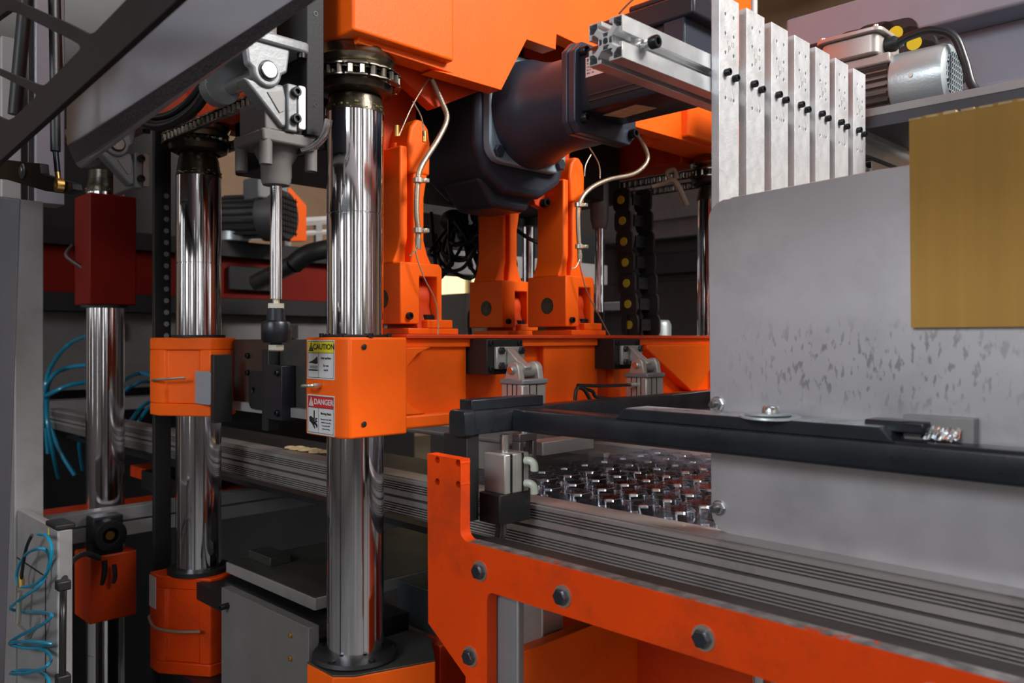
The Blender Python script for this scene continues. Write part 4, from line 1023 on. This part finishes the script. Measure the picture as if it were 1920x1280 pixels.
MB().cyl((p[0]-.01, p[1]+.015, p[2]), (p[0]+.02, p[1]+.015, p[2]), .009, n=16).build('shaft_end', 'brass', t)
t = thing('aluminium_profile', 'dull aluminium cross profile at the lower left, between the posts and the column', 'profile')
MB().box(-1.90, -1.865, .45, 1.4, -.395, -.368).box(-1.90, -1.868, .45, 1.4, -.43, -.40).box(-1.895, -1.875, .45, 1.4, -.402, -.393).build('extrusion', 'mgpaint', t, .001)
t = thing('red_rail', 'dark red machine rail behind the leftmost column', 'rail')
MB().box(-2.6, -1.98, .95, 1.05, -.42, -.385).box(-2.3, -2.2, .3, 1.5, -.47, -.43).build('rail', 'orange_dark', t, .002)
MB().box(-2.25, -2.0, .85, .95, -.40, -.35).build('slider', 'black', t, .002)
# blue hoses far left
t = thing('air_hose', 'bundle of thin blue air hoses looping behind the leftmost column', 'air hose')
dd = 2.45
for L_ in ([(165, 628), (130, 645), (100, 680), (85, 725), (84, 800)], [(165, 684), (125, 690), (95, 710), (84, 760), (90, 850)], [(290, 706), (260, 700), (225, 718), (180, 760), (150, 820), (155, 880)],
           [(290, 716), (262, 716), (232, 735), (215, 760)], [(290, 748), (262, 766), (235, 810), (222, 860)], [(290, 756), (270, 775), (248, 812)], [(84, 760), (95, 800), (115, 850), (140, 890)], [(90, 720), (88, 780), (100, 850), (110, 895)], [(165, 716), (130, 722), (100, 735), (80, 745)]):
    MB().tube([pD(u, v, dd+random.uniform(-.1, .1)) for u, v in L_], .0062, 8, 6).build('hose', 'blue', t)

# ================================================================ far machine behind the columns
t = thing('rear_machine', 'second orange press frame far behind the chrome columns', 'machine')
MB().box(-3.0, -2.9, .3, 2.3, .15, .30).build('red_beam', 'red', t, .003)
MB().box(-3.0, -2.88, .3, 2.3, .09, .15).build('lower_strip', 'black', t, .002)
MB().box(-3.05, -2.86, .3, 2.2, .30, .36).build('top_shelf', 'black', t, .003)
MB().box(-3.0, -2.95, .3, 2.2, -.17, .09).build('grey_panel', 'shadegrey', t, .002)
for y in (.95, 1.3, 1.62, 1.95): MB().box(-2.96, -2.93, y, y+.10, -.0, .055).build('panel_slot', 'black', t, .002)
MB().box(-2.89, -2.87, 1.40, 1.6, .18, .27).build('cover', 'black', t, .004)
MB().box(-3.4, -3.3, -.4, 2.6, FZ, -.17).build('base_frame', 'black', t)
MB().box(-3.0, -2.9, .3, 2.3, -.24, -.20).build('shelf_edge', 'mgpaint', t)
a = pD(480, 530, 2.85); bb = pD(550, 495, 2.75)
MB().tube([a, bb], .030, 16, 1).build('exhaust_pipe', 'dsteel', t)
MB().tube([pD(550, 497, 2.75), pD(580, 475, 2.75), pD(640, 462, 2.8)], .032, 14, 6).build('rubber_boot', 'rubber', t)
t = thing('rear_machine_column', 'black machine column far behind the leftmost chrome columns', 'machine')
MB().box(-3.3, -3.06, .1, 1.34, FZ, 1.9).build('column_body', 'black', t, .004)  # tall black box added to darken the background gaps here
t = thing('fan_motor', 'grey fan-cooled motor far behind, between the two chrome columns', 'motor')
c = Vector(pD(540, 404, 3.0)); ax = Vector((.75, .5, 0)).normalized()
MB().lathe([(0, 0), (.085, 0), (.092, .01), (.092, .09), (.07, .10), (0, .10)], c, -ax, 36).build('fan_cover', 'mgreyd', t)
b = MB()
for i in range(-3, 4):
    e1, e2, dd_ = b.frame(ax); o = c+ax*.001
    b.tube([o+e1*(-.07)+e2*(i*.02), o+e1*.07+e2*(i*.02)], .003, 4, 1); b.tube([o+e2*(-.07)+e1*(i*.02), o+e2*.07+e1*(i*.02)], .003, 4, 1)
b.build('fan_grille', 'black', t)
b = MB(); b.cyl(c-ax*.09, c-ax*.26, .07, n=32)
for i in range(18):
    a_ = 2*math.pi*i/18; e1, e2, dd_ = b.frame(ax); r_ = (e1*math.cos(a_)+e2*math.sin(a_)); b.tube([c-ax*.10+r_*.075, c-ax*.25+r_*.075], .006, 4, 1)
b.build('finned_body', 'mgreyd', t)
p = Vector(pD(498, 362, 3.0)); MB().box(p.x-.06, p.x+.06, p.y-.06, p.y+.06, p.z-.03, p.z+.05).build('terminal_box', 'cast', t, .006)
t = thing('filter_unit', 'pale cylindrical filter unit far behind, beside the fan motor', 'filter')
p = pD(438, 390, 3.05)
MB().cyl((p[0], p[1], .36), (p[0], p[1], p[2]-.02), .055, n=28).cyl((p[0], p[1], p[2]-.02), (p[0], p[1], p[2]+.035), .042, n=28).build('canister', 'silver', t, .003)
p = pD(412, 410, 3.05); MB().box(p[0]-.03, p[0]+.03, p[1]-.03, p[1]+.03, .36, p[2]+.04).build('side_block', 'lgrey', t, .003)
t = thing('orange_arm', 'orange bracket far behind the fan motor', 'bracket')
P = [pX(u, v, -2.95) for u, v in ((528, 352), (545, 352), (575, 385), (575, 452), (545, 452))]
MB().prism(P, 'x', -2.98, -2.95).build('bracket_plate', 'orange', t, .002)
t = thing('rear_rail', 'pale slanted aluminium rail far behind, left of the front column', 'rail')
MB().tube([(-3.1, 1.6, .46), (-3.1, 2.5, .60)], .02, 6, 1).tube([(-3.1, 1.6, .41), (-3.1, 2.5, .55)], .012, 6, 1).build('rail', 'lgrey', t)
for y in (1.75, 1.9): MB().box(-3.11, -3.09, y, y+.03, .36, .5).build('stay', 'mgpaint', t)

# left background cabinet behind hoses
t = thing('wall_cabinet', 'pale grey electric cabinet far behind the leftmost column', 'cabinet')
MB().box(-4.6, -4.0, -.2, 1.6, FZ, .25).build('body', 'shadegrey', t, .003)
MB().box(-4.0, -3.99, .62, .95, -.02, .12).build('pale_panel', 'silver', t)
MB().box(-4.0, -3.7, .4, 1.5, -.30, -.26).build('shelf', 'mgpaint', t)
for i in range(4): MB().box(-3.95, -3.75, .64, .88-.02*i, -.26+.035*i, -.23+.035*i).build('folded_stack', 'lgrey', t, .002)

# ================================================================ between and behind the arms
t = thing('rear_guard_wall', 'brown-grey machine cladding behind the press, left of the guard plate', 'machine cladding')
MB().box(-2.9, -.55, 2.40, 2.44, FZ, .20).build('lower_panel', 'brown', t, .002)
MB().box(-2.1, -.55, 2.40, 2.44, .2, .80).build('upper_panel', 'brown', t, .002)
MB().box(-2.9, -.55, 2.33, 2.40, .34, .62).build('top_rail', 'shadegrey', t, .003)
MB().box(-1.75, -.55, 2.34, 2.40, .22, .29).build('mid_rail', 'black', t, .003)
MB().box(-1.72, -.55, 2.32, 2.40, .40, .56).build('grey_beam', 'shadegrey', t, .004)
MB().box(-2.9, -1.75, 2.30, 2.40, .10, .13).build('lower_rail', 'beam', t, .003)
t = thing('rear_beam', 'pale grey beam crossing behind the toggle arms', 'beam')
b = MB().box(-1.9, -1.82, 1.45, 2.3, .19, .26); b.build('beam', 'mgpaint', t, .003)
MB().box(-1.9, -1.83, 1.45, 2.3, .26, .36).build('dark_box', 'black', t, .004)
t = thing('rear_cylinder_rod', 'steel rod with cylinder behind the arm nearest the guard plate', 'cylinder')
p = pD(1124, 400, 1.85)
MB().cyl((p[0], p[1], zz(345, 1.85)), (p[0], p[1], zz(412, 1.85)), .021, n=24).lathe([(0, 0), (.021, 0), (.016, -.02), (0, -.02)], (p[0], p[1], zz(412, 1.85)), (0, 0, 1), 24).build('gland', 'cast', t)
MB().cyl((p[0], p[1], zz(415, 1.85)), (p[0], p[1], 0.01), .0105, n=24).build('piston_rod', 'chrome', t)
MB().cyl((p[0], p[1], .06), (p[0], p[1], .0), .016, n=20).build('coupling', 'bolt', t)
t = thing('rear_cylinder_rod', 'chrome rod behind the two toggle arms', 'cylinder')
p = pD(991, 500, 2.1)
MB().cyl((p[0], p[1], zz(425, 2.1)), (p[0], p[1], -.02), .016, n=24).build('piston_rod', 'chrome', t)
MB().cyl((p[0], p[1], zz(425, 2.1)), (p[0], p[1], .5), .03, n=24).build('tube', 'black', t)
t = thing('cable_bundle', 'tangle of black cables under the gearbox behind the arms', 'cables')
random.seed(3)
for i in range(16):
    u0 = random.uniform(805, 960); v0 = random.uniform(395, 450); u1 = u0+random.uniform(-80, 80); v1 = random.uniform(430, 500)
    MB().tube([pD(u0, v0, 1.75+random.uniform(0, .12)), pD((u0+u1)/2+random.uniform(-30, 30), max(v0, v1)+random.uniform(0, 30), 1.72), pD(u1, v1, 1.78), pD(u1+random.uniform(-40, 40), v1-50, 1.85)], random.uniform(.003, .006), 7, 6).build('cable', 'blackhose', t)
for L_ in ([(878, 495), (905, 530), (925, 548), (930, 570)], [(940, 540), (905, 560), (880, 590), (885, 650)], [(1010, 510), (996, 535), (1000, 570), (1020, 580)], [(826, 505), (850, 508), (875, 495), (905, 440)], [(955, 470), (920, 520), (890, 560), (912, 595)]):
    MB().tube([pD(u, v, 1.7) for u, v in L_], .004, 7, 6).build('cable', 'blackhose', t)
for u, v, r in ((852, 415, .035), (880, 440, .03), (905, 405, .03)):
    p = pD(u, v, 1.9); MB().blob(p, r, r, r*.8).build('junction', 'black', t)
t = thing('grey_control_box', 'grey box and pale cylinder behind the arms, left of the cable loop', 'box')
p = pD(875, 590, 2.3); MB().box(p[0]-.10, p[0]+.05, p[1]-.05, p[1]+.1, FZ, zz(552, 2.3)).build('box', 'mgpaint', t, .003)
p = pD(900, 590, 2.15); MB().cyl((p[0], p[1], -.1), (p[0], p[1], zz(550, 2.15)), .02, n=20).build('canister', 'lgrey', t, .002)
# vertical cable chain with yellow dots
t = thing('cable_chain', 'hanging black cable chain with yellow dots behind the press, near the guard plate', 'cable chain')
bl = MB().prism(rrect(-.028, .028, -.012, .012, .008, 3), 'y', -.006, 0)
bl.prism(rrect(-.030, .030, -.022, .022, .009, 3), 'x', -.004, 0)
sm = MB().prism(rrect(-.021, .021, -.024, .024, .012, 4), 'x', -.004, .0).mesh('side_link', 'rubber')
bar = MB().box(-.058, 0, -.024, -.019, -.010, .010).box(-.058, 0, .019, .024, -.010, .010).mesh('crossbar', 'ladder')
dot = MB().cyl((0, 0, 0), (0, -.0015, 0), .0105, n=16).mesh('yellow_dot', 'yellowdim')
bs = MB().box(0, .055, -.002, .002, -.012, .012).cyl((.014, -.003, 0), (.014, -.002, 0), .003, n=8).cyl((.042, -.003, 0), (.042, -.002, 0), .003, n=8).mesh('crossbar', 'ladder')
sl_ = MB().prism(rrect(-.024, .024, -.021, .021, .012, 4), 'y', -.003, .003).mesh('side_link', 'rubber')
dch = 1.75
for i in range(9):
    v = 375+i*39; u = 1166+i*2.6; p = Vector(pD(u, v, dch))
    place(sl_, 'side_link', t, p+Vector((0, 0, 0)), scale=(.9, 1, 1.15))
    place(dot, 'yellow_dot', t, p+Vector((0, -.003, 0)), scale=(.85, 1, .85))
    q = p+Vector((.022, .008, 0))
    b = None
    o = place(bs, 'crossbar', t, q+Vector((.0, 0, 0)), (0, 0, math.radians(90)), scale=(.62, 1, 1))
    place(sl_, 'side_link', t, q+Vector((0, .038, 0)), scale=(.9, 1, 1.15))
p = pD(1196, 622, dch); MB().box(p[0]-.02, p[0]-.016, p[1]-.02, p[1]+.035, p[2]-.03, p[2]+.05).build('end_bracket', 'black', t)
t = thing('silver_cap_motor', 'silver capped motor standing behind the platen beam, next to the cable chain', 'motor')
p = pD(1235, 620, 2.1); MB().lathe([(0, -.10), (.032, -.10), (.032, .035), (.028, .045), (.024, .048), (0, .048)], (p[0], p[1], 0), (0, 0, 1), 28).build('cap', 'silver', t)
MB().box(p[0]-.04, p[0]+.04, p[1]-.04, p[1]+.04, FZ, -.10).build('stand', 'black', t)
t = thing('rope_scrap', 'frayed rope end tied round the chain behind the press', 'rope')
dr = 1.72
MB().tube([pD(1262, 335, dr), pD(1275, 355, dr), pD(1288, 385, dr)], .006, 8).tube([pD(1262, 335, dr), pD(1240, 345, dr), pD(1222, 350, dr)], .0045, 8).tube([pD(1262, 340, dr), pD(1250, 325, dr), pD(1264, 318, dr), pD(1270, 335, dr)], .0045, 8).build('rope', 'rope', t)

# ================================================================ top right
t = thing('overhead_beam', 'big light grey channel beam crossing the upper right corner', 'beam')
MB().box(-.85, 1.0, 1.70, 1.84, .605, .70).build('top_flange', 'ovbeam', t, .006, 3)
MB().box(-.85, 1.0, 1.78, 1.80, .47, .605).build('web', 'ovbeam', t, .002)
MB().box(-.85, 1.0, 1.70, 1.84, .43, .475).build('bottom_flange', 'ovbeam', t, .004, 3)
t = thing('support_shelf', 'dark shelf plate under the finned motor at the right', 'shelf')
MB().box(-.62, .6, 1.25, 1.45, .315, .333).build('shelf_plate', 'darkpost', t, .001)
MB().box(-.60, .6, 1.25, 1.256, .333, .345).build('edge_strip', 'mgpaint', t, .001)
t = thing('white_pole', 'white pole behind the second upright bar at the top', 'pole')
p = pD(1411, 0, 1.9); MB().cyl((p[0], p[1], .45), (p[0], p[1], 1.2), .011, n=20).build('pole', 'lgrey', t)
t = thing('finned_motor', 'electric motor with silver fan cover and brown fins behind the upright bars', 'motor')
y, z = 1.35, .405; r = .050
MB().lathe([(0, 0), (.040, 0), (.048, -.004), (.0505, -.012), (.051, -.078), (.049, -.080), (0, -.080)], (-.425, y, z), (1, 0, 0), 48).build('fan_cover', 'silver', t)
b = MB()
for i in range(-4, 5):
    h = math.sqrt(max(0, .036**2-(i*.0085)**2))
    if h > .004: b.box(-.4248, -.4235, y-h, y+h, z+i*.0085-.0012, z+i*.0085+.0012).box(-.4248, -.4235, y+i*.0085-.0012, y+i*.0085+.0012, z-h, z+h)
b.build('fan_grille', 'silver', t)
MB().lathe([(0, 0), (.036, 0), (.036, .0006), (0, .0006)], (-.4249, y, z), (1, 0, 0), 32).build('grille_opening', 'ink', t)
b = MB().cyl((-.505, y, z), (-.63, y, z), .040, n=32); b.build('stator', 'finbrown', t)
for i in range(26):
    a = 2*math.pi*i/26+.1; c_, s_ = math.cos(a), math.sin(a)
    f = MB(); w = .0011
    if s_ > .75: continue
    y0, z0 = y+c_*.038, z+s_*.038; y1, z1 = y+c_*.049, z+s_*.049
    f.prism([(y0-s_*w, z0+c_*w), (y1-s_*w, z1+c_*w), (y1+s_*w, z1-c_*w), (y0+s_*w, z0-c_*w)], 'x', -.63, -.508); f.build('cooling_fin', 'finbrown', t)
MB().box(-.62, -.52, y-.045, y+.04, z+.03, z+.046).build('box_seat', 'termbox', t, .003)
MB().prism(rrect(-.625, -.535, y-.055, y+.045, .012, 4), 'z', z+.046, z+.078).build('terminal_box', 'termbox', t, .003)
MB().prism(rrect(-.632, -.528, y-.062, y+.05, .014, 4), 'z', z+.078, z+.085).build('box_lid', 'termbox', t, .0015)
for x_ in (-.622, -.538): MB().cyl((x_, y-.052, z+.085), (x_, y-.052, z+.089), .004, n=10).build('lid_screw', 'zinc', t)
MB().lathe([(0, 0), (.012, 0), (.012, .014), (.008, .02), (0, .02)], (-.535, y-.02, z+.064), (1, 0, 0), 16).build('cable_gland', 'rubber', t)
MB().cyl((-.47, y-.05, z), (-.47, y-.053, z), .0035, n=10).build('cover_screw', 'zinc', t)
for c_ in CH(t):
    dx = .017 if c_.name.split('.')[0] in ('terminal_box', 'box_lid', 'lid_screw', 'cable_gland', 'box_seat') else 0
    c_.data.transform(Matrix.Translation((.02+dx, 0, -.008)))
t = thing('motor_cable', 'thick black cable bending down from the finned motor', 'cable')
MB().tube([(-.480, y-.02, z+.056), (-.460, y-.02, z+.062), (-.43, y-.02, z+.062), (-.40, y-.02, z+.045), (-.385, y-.02, z+.005), (-.372, y-.025, z-.038), (-.345, y-.03, z-.062), (-.31, y-.03, z-.066)], .0065, 12, 8).build('cable', 'blackhose', t)
t = thing('cable_chain', 'black cable chain with big yellow dots behind the finned motor', 'cable chain')
sl2 = MB().prism(rrect(-.036, .036, -.024, .024, .022, 6), 'y', -.004, .004).mesh('side_link', 'rubber')
bd = MB().cyl((0, 0, 0), (0, -.0015, 0), .0125, n=20).mesh('yellow_dot', 'yellow')
for u, v in ((1530, 112), (1568, 97), (1604, 82), (1641, 70), (1681, 64), (1716, 82), (1742, 108)):
    x, z_ = pY(u, v, 1.50)
    ang = math.radians(2) if u < 1690 else math.radians(35)
    place(sl2, 'side_link', t, (x, 1.5, z_), (0, ang, 0)); place(bd, 'yellow_dot', t, (x, 1.496, z_))
    place(sl2, 'side_link', t, (x, 1.6, z_), (0, ang, 0))
    for dx in (-.018,): place(MB().box(0, .024, 0, .1, -.02, .02).mesh('crossbar', 'rubber'), 'crossbar', t, (x-.01, 1.5, z_))
t = thing('black_housing', 'black housing behind the upright bars beside the finned motor', 'housing')
MB().box(-.78, -.64, 1.42, 1.55, .36, .53).build('housing', 'black', t, .006)

t = thing('scrap_paper', 'crumpled yellowish scrap lying on the rail behind the front chrome column', 'paper scrap')
b = MB(); p = pY(575, 852, .80)
for i in range(9): b.blob((p[0]-.05+.012*i, .80+random.uniform(-.012, .012), -.2035), .012, .012, random.uniform(.0025, .005), 7, 5)
b.build('scrap', 'cardcore', t, smooth=False)
# ================================================================ finish
bpy.context.view_layer.update()
for r in list(ROOTS): fin(r)
for o in bpy.data.objects:
    if '_placed' in o: del o['_placed']
seen = set()
for o in list(bpy.data.objects):                   # every top-level single mesh and every part stands ready; nothing hidden
    o.hide_render = False
